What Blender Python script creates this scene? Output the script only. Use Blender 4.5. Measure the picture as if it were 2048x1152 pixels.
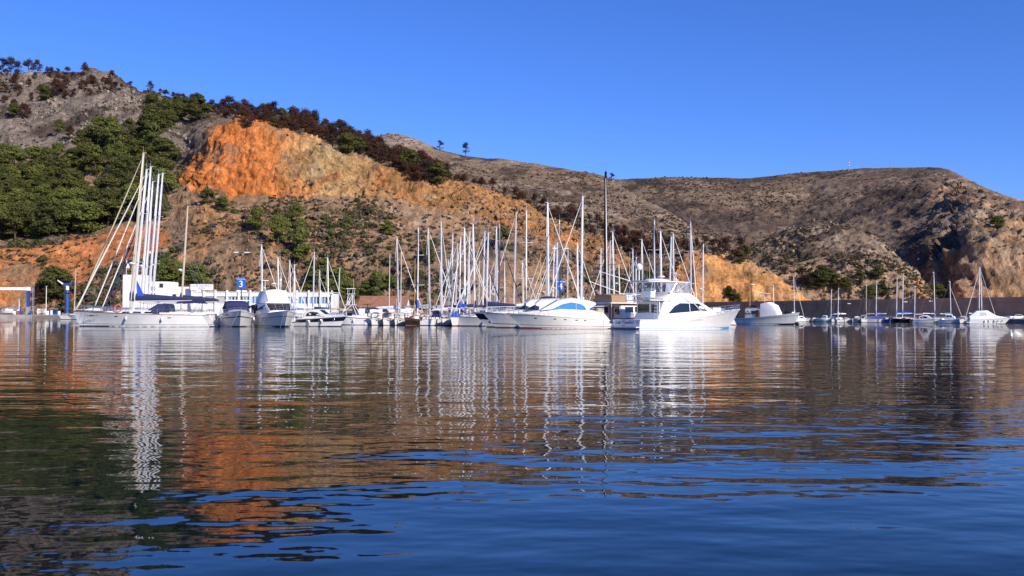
import bpy, math, random
import numpy as np
from mathutils import Vector, Matrix
for o in list(bpy.data.objects): bpy.data.objects.remove(o, do_unlink=True)
random.seed(7)
S = bpy.context.scene
COL = S.collection
R = math.radians
# ------------------------------------------------------------------ camera
FPX = 2010.0                       # focal length in pixels of the 2048 px wide photograph
EYE = 1.6
PITCH, ROLL = math.atan(54.0/FPX), R(0.25)
cam = bpy.data.cameras.new('camera'); camo = bpy.data.objects.new('camera', cam); COL.objects.link(camo)
cam.sensor_width = 36.0; cam.lens = 36.0*FPX/2048.0; cam.clip_start = 0.2; cam.clip_end = 12000
CM = Matrix.Rotation(math.pi/2+PITCH, 4, 'X') @ Matrix.Rotation(ROLL, 4, 'Z')
camo.matrix_world = Matrix.Translation((0, 0, EYE)) @ CM
S.camera = camo
# ------------------------------------------------------------------ sky and sun
SUN_AZ, SUN_EL = R(180-42), R(29)   # clockwise from the view direction (+Y): behind the camera, to its right
w = bpy.data.worlds.new('World'); S.world = w; w.use_nodes = True
nt = w.node_tree; nt.nodes.clear()
sky = nt.nodes.new('ShaderNodeTexSky'); sky.sky_type = 'NISHITA'; sky.sun_disc = False
sky.sun_elevation = SUN_EL; sky.sun_rotation = SUN_AZ
sky.air_density = 0.85; sky.dust_density = 0.2; sky.ozone_density = 5.0; sky.altitude = 0
hs = nt.nodes.new('ShaderNodeHueSaturation'); hs.inputs['Saturation'].default_value = 1.12
bg = nt.nodes.new('ShaderNodeBackground'); bg.inputs['Strength'].default_value = 0.125
wo = nt.nodes.new('ShaderNodeOutputWorld')
tint = nt.nodes.new('ShaderNodeMix'); tint.data_type = 'RGBA'; tint.blend_type = 'MULTIPLY'; tint.inputs[0].default_value = 1.0; tint.inputs[7].default_value = (0.66, 0.755, 1.19, 1)
nt.links.new(sky.outputs[0], hs.inputs['Color']); nt.links.new(hs.outputs[0], tint.inputs[6]); nt.links.new(tint.outputs[2], bg.inputs['Color']); nt.links.new(bg.outputs[0], wo.inputs['Surface'])
sun = bpy.data.lights.new('sun', 'SUN'); sun.energy = 5.0; sun.angle = R(0.53); sun.color = (1.0, 0.90, 0.76)
suno = bpy.data.objects.new('sun', sun); COL.objects.link(suno)
sdir = Vector((math.sin(SUN_AZ)*math.cos(SUN_EL), math.cos(SUN_AZ)*math.cos(SUN_EL), math.sin(SUN_EL)))
suno.rotation_euler = sdir.to_track_quat('Z', 'Y').to_euler(); suno.location = (60, -40, 60)
vs = S.view_settings; vs.view_transform = 'Standard'; vs.look = 'None'; vs.exposure = 0.27; vs.gamma = 1.0
S.render.engine = 'CYCLES'
# ------------------------------------------------------------------ helpers
R3 = np.array(CM.to_3x3())
def PX(x, y, D):
    """pixel (2048x1152 photograph) + forward distance -> world point (arrays allowed)"""
    x = np.asarray(x, float); y = np.asarray(y, float); D = np.asarray(D, float)
    d = np.stack(np.broadcast_arrays((x-1024)/FPX, -(y-576)/FPX, -np.ones_like(x)), -1) @ R3.T
    s = D/d[..., 1]
    return d*s[..., None]+np.array([0, 0, EYE])
def HZ(x): return 630.0+(x-1024)*math.tan(ROLL)      # horizon row at column x
def GX(x, D): return float(PX(x, HZ(x), D)[0])        # world X of column x at distance D
def ZY(x, y, D): return float(PX(x, y, D)[2])         # world Z of a pixel at distance D

def tag(o, label=None, cat=None, group=None, kind=None):
    if label: o['label'] = label
    if cat: o['category'] = cat
    if group: o['group'] = group
    if kind: o['kind'] = kind
    return o
def empty(name, loc=(0, 0, 0), rz=0.0, parent=None):
    o = bpy.data.objects.new(name, None); COL.objects.link(o); o.location = loc; o.rotation_euler = (0, 0, rz)
    o.empty_display_size = 0.3
    if parent: o.parent = parent
    return o
def mesh_np(name, V, F, mat, parent=None, smooth=False):
    V = np.asarray(V, np.float32); F = np.asarray(F, np.int32)
    me = bpy.data.meshes.new(name); n, k = F.shape
    me.vertices.add(len(V)); me.vertices.foreach_set('co', V.ravel())
    me.loops.add(n*k); me.loops.foreach_set('vertex_index', F.ravel())
    me.polygons.add(n); me.polygons.foreach_set('loop_start', np.arange(0, n*k, k, dtype=np.int32))
    me.polygons.foreach_set('loop_total', np.full(n, k, np.int32))
    if smooth: me.polygons.foreach_set('use_smooth', np.ones(n, bool))
    me.update(calc_edges=True); me.validate()
    if mat: me.materials.append(mat)
    o = bpy.data.objects.new(name, me); COL.objects.link(o)
    if parent: o.parent = parent
    return o
def link_mesh(name, me, parent=None, loc=(0, 0, 0), rz=0, sc=(1, 1, 1)):
    o = bpy.data.objects.new(name, me); COL.objects.link(o); o.location = loc; o.rotation_euler = (0, 0, rz); o.scale = sc
    if parent: o.parent = parent
    return o

class MB:
    """collects faces of ONE part; build() links them as one mesh object"""
    def __init__(s): s.v = []; s.f = []
    def add(s, vs_, fs):
        b = len(s.v); s.v += [tuple(map(float, p)) for p in vs_]; s.f += [tuple(b+i for i in f) for f in fs]; return s
    def box(s, c, d, rz=0, rx=0, ry=0):
        M = Matrix.Rotation(rz, 3, 'Z') @ Matrix.Rotation(ry, 3, 'Y') @ Matrix.Rotation(rx, 3, 'X'); c = Vector(c)
        p = [c + M @ Vector((x*d[0]/2, y*d[1]/2, z*d[2]/2)) for x in (-1, 1) for y in (-1, 1) for z in (-1, 1)]
        return s.add(p, [(0, 1, 3, 2), (4, 6, 7, 5), (0, 4, 5, 1), (2, 3, 7, 6), (0, 2, 6, 4), (1, 5, 7, 3)])
    def span(s, x0, x1, y0, y1, z0, z1): return s.box(((x0+x1)/2, (y0+y1)/2, (z0+z1)/2), (abs(x1-x0), abs(y1-y0), abs(z1-z0)))
    def tube(s, pts, r, n=6, cap=True):
        pts = [Vector(p) for p in pts]; rr = r if isinstance(r, (list, tuple)) else [r]*len(pts); rings = []
        b0 = len(s.v)
        for i, p in enumerate(pts):
            a = pts[max(i-1, 0)]; b = pts[min(i+1, len(pts)-1)]; t = (b-a)
            t = t.normalized() if t.length > 1e-9 else Vector((0, 0, 1))
            u = t.cross(Vector((0, 0, 1)));
            if u.length < 1e-3: u = t.cross(Vector((1, 0, 0)))
            u.normalize(); v = t.cross(u)
            for k in range(n):
                an = 2*math.pi*k/n; s.v.append(tuple(p+(u*math.cos(an)+v*math.sin(an))*rr[i]))
        for i in range(len(pts)-1):
            for k in range(n):
                a = b0+i*n+k; b = b0+i*n+(k+1) % n; s.f.append((a, b, b+n, a+n))
        if cap: s.f.append(tuple(b0+k for k in range(n))[::-1]); s.f.append(tuple(b0+(len(pts)-1)*n+k for k in range(n)))
        return s
    def loft(s, rings, closed=True, caps=True):
        n = len(rings[0]); b0 = len(s.v)
        for r_ in rings: s.v += [tuple(map(float, p)) for p in r_]
        m = n if closed else n-1
        for i in range(len(rings)-1):
            for k in range(m):
                a = b0+i*n+k; b = b0+i*n+(k+1) % n; s.f.append((a, b, b+n, a+n))
        if caps: s.f.append(tuple(b0+k for k in range(n))[::-1]); s.f.append(tuple(b0+(len(rings)-1)*n+k for k in range(n)))
        return s
    def prism(s, poly, axis, t0, t1):
        """2-D polygon extruded along axis ('y': poly in x,z;  'x': poly in y,z;  'z': poly in x,y)"""
        def p3(p, t): return (p[0], t, p[1]) if axis == 'y' else ((t, p[0], p[1]) if axis == 'x' else (p[0], p[1], t))
        return s.loft([[p3(p, t0) for p in poly], [p3(p, t1) for p in poly]])
    def ell(s, c, r, nu=10, nv=6, z0=-1.0):
        rings = []
        for j in range(nv+1):
            ph = -math.pi/2+math.pi*j/nv; z = max(math.sin(ph), z0); q = max(math.cos(ph), 0.02)
            rings.append([(c[0]+r[0]*q*math.cos(2*math.pi*k/nu), c[1]+r[1]*q*math.sin(2*math.pi*k/nu), c[2]+r[2]*z) for k in range(nu)])
        return s.loft(rings)
    def torus(s, c, R_, r_, axis='y', n=16, m=6):
        b0 = len(s.v)
        for i in range(n):
            a = 2*math.pi*i/n
            for k in range(m):
                b = 2*math.pi*k/m; q = R_+r_*math.cos(b); h = r_*math.sin(b)
                p = (q*math.cos(a), h, q*math.sin(a)) if axis == 'y' else ((h, q*math.cos(a), q*math.sin(a)) if axis == 'x' else (q*math.cos(a), q*math.sin(a), h))
                s.v.append((c[0]+p[0], c[1]+p[1], c[2]+p[2]))
        for i in range(n):
            for k in range(m):
                s.f.append((b0+i*m+k, b0+i*m+(k+1) % m, b0+((i+1) % n)*m+(k+1) % m, b0+((i+1) % n)*m+k))
        return s
    def build(s, name, mat, parent=None, smooth=False, auto=None):
        me = bpy.data.meshes.new(name); me.from_pydata(s.v, [], s.f); me.validate(); me.update()
        import bmesh
        bm = bmesh.new(); bm.from_mesh(me); bmesh.ops.recalc_face_normals(bm, faces=bm.faces)
        if smooth:
            lim = R(auto or 40)
            for f in bm.faces: f.smooth = True
            for e in bm.edges:
                if len(e.link_faces) == 2 and e.calc_face_angle(0) > lim: e.smooth = False
        bm.to_mesh(me); bm.free()
        if mat: me.materials.append(mat)
        o = bpy.data.objects.new(name, me); COL.objects.link(o)
        if parent: o.parent = parent
        return o
def text_mesh(name, body, size, mat, parent, loc, rot, shear=0, align='CENTER', depth=0.004, sx=1.0):
    cu = bpy.data.curves.new('lettering', 'FONT'); cu.body = body; cu.size = size; cu.align_x = align; cu.align_y = 'CENTER'
    cu.extrude = depth; cu.shear = shear; cu.resolution_u = 4
    t = bpy.data.objects.new('tmp', cu); COL.objects.link(t)
    bpy.context.view_layer.update()
    me = bpy.data.meshes.new_from_object(t.evaluated_get(bpy.context.evaluated_depsgraph_get()))
    bpy.data.objects.remove(t, do_unlink=True)
    me.materials.clear(); me.materials.append(mat)
    o = bpy.data.objects.new(name, me); COL.objects.link(o); o.parent = parent; o.location = loc; o.rotation_euler = rot; o.scale = (sx, 1, 1)
    return o

# ------------------------------------------------------------------ materials
MATS = {}
def mat(name, col, rough=0.5, metal=0.0, spec=0.5, var=0.0, vscale=3.0, bump=0.0, bscale=20.0, alpha=None, coat=0.0, streak=False):
    if name in MATS: return MATS[name]
    m = bpy.data.materials.new(name); m.use_nodes = True; N = m.node_tree; b = N.nodes['Principled BSDF']
    b.inputs['Base Color'].default_value = (*col, 1); b.inputs['Roughness'].default_value = rough; b.inputs['Metallic'].default_value = metal
    b.inputs['Specular IOR Level'].default_value = spec; b.inputs['Coat Weight'].default_value = coat
    if alpha is not None: b.inputs['Alpha'].default_value = alpha
    if var > 0 or bump > 0:
        tc = N.nodes.new('ShaderNodeTexCoord'); mp = N.nodes.new('ShaderNodeMapping'); N.links.new(tc.outputs['Object'], mp.inputs[0])
        if streak: mp.inputs['Scale'].default_value = (1, 1, 0.12)
    if var > 0:
        n = N.nodes.new('ShaderNodeTexNoise'); n.inputs['Scale'].default_value = vscale; n.inputs['Detail'].default_value = 5
        rp = N.nodes.new('ShaderNodeMapRange'); rp.inputs[1].default_value = 0.3; rp.inputs[2].default_value = 0.7
        rp.inputs[3].default_value = 1-var; rp.inputs[4].default_value = 1+var*0.6
        mx = N.nodes.new('ShaderNodeMix'); mx.data_type = 'RGBA'; mx.blend_type = 'MULTIPLY'; mx.inputs[0].default_value = 1
        mx.inputs[6].default_value = (*col, 1); N.links.new(mp.outputs[0], n.inputs['Vector']); N.links.new(n.outputs[0], rp.inputs[0])
        N.links.new(rp.outputs[0], mx.inputs[7]); N.links.new(mx.outputs[2], b.inputs['Base Color'])
    if bump > 0:
        n2 = N.nodes.new('ShaderNodeTexNoise'); n2.inputs['Scale'].default_value = bscale; n2.inputs['Detail'].default_value = 4
        bu = N.nodes.new('ShaderNodeBump'); bu.inputs['Strength'].default_value = 1; bu.inputs['Distance'].default_value = bump
        N.links.new(mp.outputs[0], n2.inputs['Vector']); N.links.new(n2.outputs[0], bu.inputs['Height']); N.links.new(bu.outputs[0], b.inputs['Normal'])
    MATS[name] = m; return m

# ------------------------------------------------------------------ numpy noise
def _h(ix, iy, iz, seed):
    n = (ix.astype(np.int64)*374761393+iy.astype(np.int64)*668265263+iz.astype(np.int64)*2147483647+seed*1274126177) & 0xffffffff
    n = ((n ^ (n >> 13))*1274126177) & 0xffffffff
    n = ((n ^ (n >> 16))*2246822519) & 0xffffffff
    return ((n ^ (n >> 15)) & 0xffffff)/float(0xffffff)
def vnoise(P, seed=0):
    I = np.floor(P).astype(np.int64); F = P-I; F = F*F*F*(F*(F*6-15)+10)
    x, y, z = I[..., 0], I[..., 1], I[..., 2]; fx, fy, fz = F[..., 0], F[..., 1], F[..., 2]
    def L(a, b, t): return a+(b-a)*t
    return L(L(L(_h(x, y, z, seed), _h(x+1, y, z, seed), fx), L(_h(x, y+1, z, seed), _h(x+1, y+1, z, seed), fx), fy),
             L(L(_h(x, y, z+1, seed), _h(x+1, y, z+1, seed), fx), L(_h(x, y+1, z+1, seed), _h(x+1, y+1, z+1, seed), fx), fy), fz)*2-1
def fbm(P, oct=4, seed=0, ridged=False, gain=0.5):
    t = 0; a = 1; s = 0
    for i in range(oct):
        n = vnoise(P*(2.03**i)+i*17.3, seed+i*101); t = t+a*((1-2*np.abs(n)) if ridged else n); s += a; a *= gain
    return t/s
def inpoly(x, y, poly):
    c = np.zeros(x.shape, bool); n = len(poly)
    for i in range(n):
        x0, y0 = poly[i]; x1, y1 = poly[(i+1) % n]
        with np.errstate(divide='ignore', invalid='ignore'):
            c ^= ((y0 > y) != (y1 > y)) & (x < (x1-x0)*(y-y0)/((y1-y0) if y1 != y0 else 1e-9)+x0)
    return c
# ------------------------------------------------------------------ water
def water_mat():
    m = bpy.data.materials.new('harbour_water'); m.use_nodes = True; N = m.node_tree; b = N.nodes['Principled BSDF']; L = N.links.new
    b.inputs['Base Color'].default_value = (0.0003, 0.0085, 0.0125, 1); b.inputs['Roughness'].default_value = 0.015; b.inputs['IOR'].default_value = 1.33; b.inputs['Specular IOR Level'].default_value = 0.31
    tc = N.nodes.new('ShaderNodeTexCoord')
    def wave(scale, amp, rot, stretch, detail=1.0, seed=0.0):
        mp = N.nodes.new('ShaderNodeMapping'); mp.inputs['Rotation'].default_value = (0, 0, rot); mp.inputs['Scale'].default_value = (stretch, 1, 1); mp.inputs['Location'].default_value = (seed, seed*1.7, 0)
        n = N.nodes.new('ShaderNodeTexNoise'); n.inputs['Scale'].default_value = scale; n.inputs['Detail'].default_value = detail; n.inputs['Roughness'].default_value = 0.45
        k = N.nodes.new('ShaderNodeMath'); k.operation = 'MULTIPLY'; k.inputs[1].default_value = amp
        L(tc.outputs['Object'], mp.inputs[0]); L(mp.outputs[0], n.inputs['Vector']); L(n.outputs[0], k.inputs[0]); return k.outputs[0]
    def add(a, c):
        k = N.nodes.new('ShaderNodeMath'); k.operation = 'ADD'; L(a, k.inputs[0]); L(c, k.inputs[1]); return k.outputs[0]
    small = add(wave(1.5, 0.021, 0.25, 0.55, 1.8, 3.0), wave(4.2, 0.0046, -0.3, 0.7, 1.0, 9.0))
    # wind-ruffled lanes: the small ripples grow and fade over tens of metres
    mp = N.nodes.new('ShaderNodeMapping'); mp.inputs['Scale'].default_value = (0.6, 1.0, 1)
    n = N.nodes.new('ShaderNodeTexNoise'); n.inputs['Scale'].default_value = 0.045; n.inputs['Detail'].default_value = 2
    mr = N.nodes.new('ShaderNodeMapRange'); mr.inputs[1].default_value = 0.35; mr.inputs[2].default_value = 0.68; mr.inputs[3].default_value = 0.65; mr.inputs[4].default_value = 1.35
    L(tc.outputs['Object'], mp.inputs[0]); L(mp.outputs[0], n.inputs['Vector']); L(n.outputs[0], mr.inputs[0])
    k = N.nodes.new('ShaderNodeMath'); k.operation = 'MULTIPLY'; L(small, k.inputs[0]); L(mr.outputs[0], k.inputs[1])
    # the open channel on the right (towards the harbour mouth) is rougher
    sx = N.nodes.new('ShaderNodeSeparateXYZ'); L(tc.outputs['Object'], sx.inputs[0])
    m1 = N.nodes.new('ShaderNodeMapRange'); m1.interpolation_type = 'SMOOTHSTEP'; m1.inputs[1].default_value = 34; m1.inputs[2].default_value = 62; m1.inputs[3].default_value = 0; m1.inputs[4].default_value = 1; L(sx.outputs['X'], m1.inputs[0])
    m2 = N.nodes.new('ShaderNodeMapRange'); m2.interpolation_type = 'SMOOTHSTEP'; m2.inputs[1].default_value = 92; m2.inputs[2].default_value = 118; m2.inputs[3].default_value = 0; m2.inputs[4].default_value = 1; L(sx.outputs['Y'], m2.inputs[0])
    m3 = N.nodes.new('ShaderNodeMath'); m3.operation = 'MULTIPLY'; L(m1.outputs[0], m3.inputs[0]); L(m2.outputs[0], m3.inputs[1])
    rough = wave(2.2, 0.055, 0.1, 0.5, 2.5, 21.0)
    m4 = N.nodes.new('ShaderNodeMath'); m4.operation = 'MULTIPLY'; L(m3.outputs[0], m4.inputs[0]); L(rough, m4.inputs[1])
    h = add(add(wave(0.42, 0.050, 0.12, 0.42, 1.0, 0.0), k.outputs[0]), m4.outputs[0])
    bu = N.nodes.new('ShaderNodeBump'); bu.inputs['Strength'].default_value = 1.0; bu.inputs['Distance'].default_value = 1.0
    L(h, bu.inputs['Height']); L(bu.outputs[0], b.inputs['Normal'])
    return m
wm = water_mat()
tag(mesh_np('water', [(-5000, -300, 0), (5000, -300, 0), (5000, 9000, 0), (-5000, 9000, 0)], [(0, 1, 2, 3)], wm), kind='structure')

# ------------------------------------------------------------------ hills
def rock_mat(name, bump=1.0, nscale=0.35, vert=1.0):
    m = bpy.data.materials.new(name); m.use_nodes = True; N = m.node_tree; b = N.nodes['Principled BSDF']; L = N.links.new
    b.inputs['Roughness'].default_value = 0.95; b.inputs['Specular IOR Level'].default_value = 0.1
    at = N.nodes.new('ShaderNodeAttribute'); at.attribute_name = 'Col'
    tc0 = N.nodes.new('ShaderNodeTexCoord'); mpp = N.nodes.new('ShaderNodeMapping'); mpp.inputs['Scale'].default_value = (1, 1, vert); L(tc0.outputs['Object'], mpp.inputs[0])
    def nz(scale, det, rough=0.6):
        n = N.nodes.new('ShaderNodeTexNoise'); n.inputs['Scale'].default_value = scale; n.inputs['Detail'].default_value = det; n.inputs['Roughness'].default_value = rough
        L(mpp.outputs[0], n.inputs['Vector']); return n
    n4 = nz(nscale*4.5, 6, 0.7)
    n1 = nz(nscale, 8, 0.68); n2 = nz(nscale*0.17, 5)
    mr = N.nodes.new('ShaderNodeMapRange'); mr.inputs[1].default_value = 0.32; mr.inputs[2].default_value = 0.68; mr.inputs[3].default_value = 0.45; mr.inputs[4].default_value = 1.5; L(n1.outputs[0], mr.inputs[0])
    mr2 = N.nodes.new('ShaderNodeMapRange'); mr2.inputs[1].default_value = 0.35; mr2.inputs[2].default_value = 0.65; mr2.inputs[3].default_value = 0.78; mr2.inputs[4].default_value = 1.2; L(n2.outputs[0], mr2.inputs[0])
    k = N.nodes.new('ShaderNodeMath'); k.operation = 'MULTIPLY'; L(mr.outputs[0], k.inputs[0]); L(mr2.outputs[0], k.inputs[1])
    mr4 = N.nodes.new('ShaderNodeMapRange'); mr4.inputs[1].default_value = 0.3; mr4.inputs[2].default_value = 0.7; mr4.inputs[3].default_value = 0.55; mr4.inputs[4].default_value = 1.4; L(n4.outputs[0], mr4.inputs[0])
    k0 = k; k = N.nodes.new('ShaderNodeMath'); k.operation = 'MULTIPLY'; L(k0.outputs[0], k.inputs[0]); L(mr4.outputs[0], k.inputs[1])
    mx = N.nodes.new('ShaderNodeMix'); mx.data_type = 'RGBA'; mx.blend_type = 'MULTIPLY'; mx.inputs[0].default_value = 1
    L(at.outputs['Color'], mx.inputs[6]); L(k.outputs[0], mx.inputs[7]); L(mx.outputs[2], b.inputs['Base Color'])
    bu = N.nodes.new('ShaderNodeBump'); bu.inputs['Strength'].default_value = 0.9; bu.inputs['Distance'].default_value = bump
    hsum = N.nodes.new('ShaderNodeMath'); hsum.operation = 'MULTIPLY_ADD'; hsum.inputs[1].default_value = 0.4; L(n4.outputs[0], hsum.inputs[0]); L(n1.outputs[0], hsum.inputs[2])
    L(hsum.outputs[0], bu.inputs['Height']); L(bu.outputs[0], b.inputs['Normal'])
    return m
def sm(a, n):
    k = np.ones(2*n+1)/(2*n+1); return np.convolve(np.pad(a, n, mode='edge'), k, 'valid')
class Hill: pass
def hill(name, table, rowcounts, step, disp, colour, material, z0=0.8, d_back=160, smooth=6, taper=1.0, gain=(1, 1, 1)):
    """table: {column px: [D0, (y1, D1), (y2, D2) ... crest]}  -> a grid surface; disp and colour get the grid"""
    H = Hill(); keys = sorted(table); xs = np.arange(keys[0], keys[-1]+0.1, step); K = len(table[keys[0]])
    ys = [None]*K; Ds = [None]*K
    for k in range(K):
        Ds[k] = sm(np.interp(xs, keys, [table[q][k] if k == 0 else table[q][k][1] for q in keys]), smooth)
        if k: ys[k] = sm(np.interp(xs, keys, [table[q][k][0] for q in keys]), smooth)
    ys[0] = HZ(xs)+(EYE-z0)*FPX/Ds[0]
    rows_y = []; rows_D = []
    for k in range(K-1):
        for i in range(rowcounts[k]):
            t = i/rowcounts[k]; rows_y.append(ys[k]*(1-t)+ys[k+1]*t); rows_D.append(Ds[k]*(1-t)+Ds[k+1]*t)
    rows_y.append(ys[-1]); rows_D.append(Ds[-1])
    Y = np.array(rows_y); D = np.array(rows_D)
    kk = np.ones(5)/5                                          # soften the breaks along the profile
    for A in (Y, D):
        A[2:-2] = np.apply_along_axis(lambda c: np.convolve(c, kk, 'valid'), 0, A)
    X = np.broadcast_to(xs, Y.shape)
    P = PX(X, Y, D)
    du = np.gradient(P, axis=1); dv = np.gradient(P, axis=0); Nn = np.cross(du, dv); Nn /= np.linalg.norm(Nn, axis=-1, keepdims=True)+1e-9
    Nn *= np.where(Nn[..., 1:2] > 0, -1, 1)                    # towards the camera
    rr = np.linspace(0, 1, len(Y))[:, None]; P = P+Nn*(disp(X, Y, P)*(1-(1-taper)*sstep(rr, 0.8, 0.97)))[..., None]
    C = np.clip(colour(X, Y, P, Nn)*np.array(gain), 0, 1)
    # the far side of the hill
    back = []
    top = P[-1]
    for i, (f, dz) in enumerate(((0.12, 0.04), (0.3, 0.14), (0.6, 0.5), (1.0, 1.0))):
        q = top.copy(); q[:, 1] += d_back*f; q[:, 0] *= (top[:, 1]+d_back*f)/top[:, 1]; q[:, 2] = top[:, 2]*(1-dz)+dz*(-3); back.append(q)
    PP = np.concatenate([P, np.array(back)]); CC = np.concatenate([C, np.repeat(C[-1:], 4, 0)])
    r, c = PP.shape[:2]
    i = np.arange((r-1)*c).reshape(r-1, c)[:, :-1].ravel()
    o = mesh_np(name, PP.reshape(-1, 3), np.stack([i, i+1, i+1+c, i+c], 1), material, smooth=True)
    at = o.data.color_attributes.new('Col', 'FLOAT_COLOR', 'POINT')
    at.data.foreach_set('color', np.concatenate([CC.reshape(-1, 3), np.ones((r*c, 1))], 1).astype(np.float32).ravel())
    tag(o, kind='structure')
    H.P, H.X, H.Y, H.xs, H.N, H.obj = P, X, Y, xs, Nn, o
    return H
def on_hill(H, x, y):
    """world point on the hill nearest to a pixel"""
    c = int(np.clip(round((x-H.xs[0])/(H.xs[1]-H.xs[0])), 0, len(H.xs)-1)); r = int(np.argmin(np.abs(H.Y[:, c]-y))); return H.P[r, c]
def mixc(a, b, t): return a*(1-t[..., None])+np.asarray(b)*t[..., None]
def sstep(a, lo, hi): t = np.clip((a-lo)/(hi-lo), 0, 1); return t*t*(3-2*t)

# --- the near headland with the old quarry
TA = {-260: [332, (525, 346), (505, 364), (270, 530), (130, 660)], 0: [332, (530, 346), (508, 364), (280, 520), (152, 640)],
      80: [332, (545, 346), (503, 364), (275, 510), (148, 640)], 150: [332, (560, 346), (492, 366), (270, 500), (150, 640)],
      210: [332, (555, 346), (475, 370), (262, 490), (153, 636)], 240: [332, (548, 346), (466, 372), (258, 485), (166, 630)],
      300: [332, (540, 346), (450, 376), (265, 470), (190, 612)], 345: [332, (532, 346), (430, 384), (290, 445), (203, 595)],
      380: [332, (520, 346), (378, 396), (320, 418), (210, 575)], 415: [332, (505, 346), (388, 390), (285, 405), (218, 560)],
      445: [332, (500, 346), (394, 388), (264, 402), (226, 545)], 490: [332, (500, 346), (396, 390), (254, 404), (233, 525)],
      540: [332, (505, 346), (400, 390), (264, 408), (241, 505)], 600: [332, (510, 346), (402, 390), (285, 410), (252, 480)],
      650: [332, (512, 346), (404, 390), (302, 409), (267, 470)], 700: [332, (515, 346), (406, 390), (323, 408), (287, 460)],
      750: [332, (518, 346), (408, 390), (339, 406), (308, 450)], 800: [332, (520, 346), (411, 390), (351, 405), (330, 440)],
      850: [332, (522, 346), (417, 388), (365, 402), (349, 432)], 900: [332, (525, 346), (426, 386), (379, 400), (367, 424)],
      950: [332, (528, 346), (434, 386), (388, 399), (379, 419)], 1000: [332, (530, 347), (447, 386), (402, 398), (394, 414)],
      1050: [333, (538, 348), (464, 384), (422, 396), (416, 410)], 1100: [334, (546, 350), (486, 382), (447, 395), (442, 407)],
      1150: [336, (554, 352), (504, 380), (471, 392), (467, 403)], 1200: [339, (562, 355), (523, 378), (496, 390), (491, 399)],
      1240: [342, (570, 357), (540, 377), (519, 387), (515, 394)], 1290: [348, (592, 360), (572, 374), (556, 381), (552, 387)],
      1330: [354, (610, 362), (600, 372), (592, 380), (590, 384)], 1365: [358, (628, 364), (626, 372), (624, 378), (623, 382)]}
QUARRY = [(366, 368), (392, 312), (440, 255), (492, 244), (545, 255), (600, 276), (655, 294), (700, 316), (755, 332), (805, 343), (855, 358), (905, 372), (955, 380), (1005, 394), (1055, 414), (1105, 440), (1155, 464), (1205, 488), (1260, 520), (1262, 548),
          (1200, 532), (1150, 512), (1100, 498), (1050, 472), (1000, 452), (940, 436), (880, 424), (820, 412), (740, 410), (680, 400), (620, 408), (560, 396), (500, 394), (455, 400), (420, 392), (385, 392)]
CUT = [(-260, 505), (0, 512), (70, 512), (140, 496), (200, 480), (250, 462), (330, 462), (345, 500), (280, 530), (200, 545), (150, 610), (-260, 620)]
def dispA(X, Y, P):
    q = sstep(fbm(P*0.02, 2, 5)*10+0, -99, 99)*0
    inq = inpoly(X+8*fbm(P*0.06, 3, 11), Y+8*fbm(P*0.06, 3, 12), QUARRY).astype(float)
    k = np.ones(7)/7; inq = np.apply_along_axis(lambda c: np.convolve(c, k, 'same'), 0, inq)
    Pv = P*np.array([0.11, 0.11, 0.045])
    crag = fbm(Pv, 5, 21, True, 0.6)*3.2+fbm(P*np.array([0.34, 0.34, 0.15]), 4, 24, True, 0.6)*1.3+(np.floor(fbm(P*np.array([0.07, 0.07, 0.05]), 2, 27)*5)/5)*3.0
    soft = fbm(P*0.035, 4, 31)*3.0+fbm(P*0.2, 4, 32, True)*1.1+fbm(P*np.array([0.06, 0.06, 0.03]), 3, 35, True)*1.8
    edge = sstep(P[..., 2], 0.5, 6)
    up = sstep(-Y, -340, -300)*sstep(-X, -430, -380)            # grey limestone crags, upper left
    return (inq*crag+(1-inq)*soft+up*fbm(P*np.array([0.05, 0.05, 0.16]), 5, 41, True, 0.6)*3.0)*edge
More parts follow.
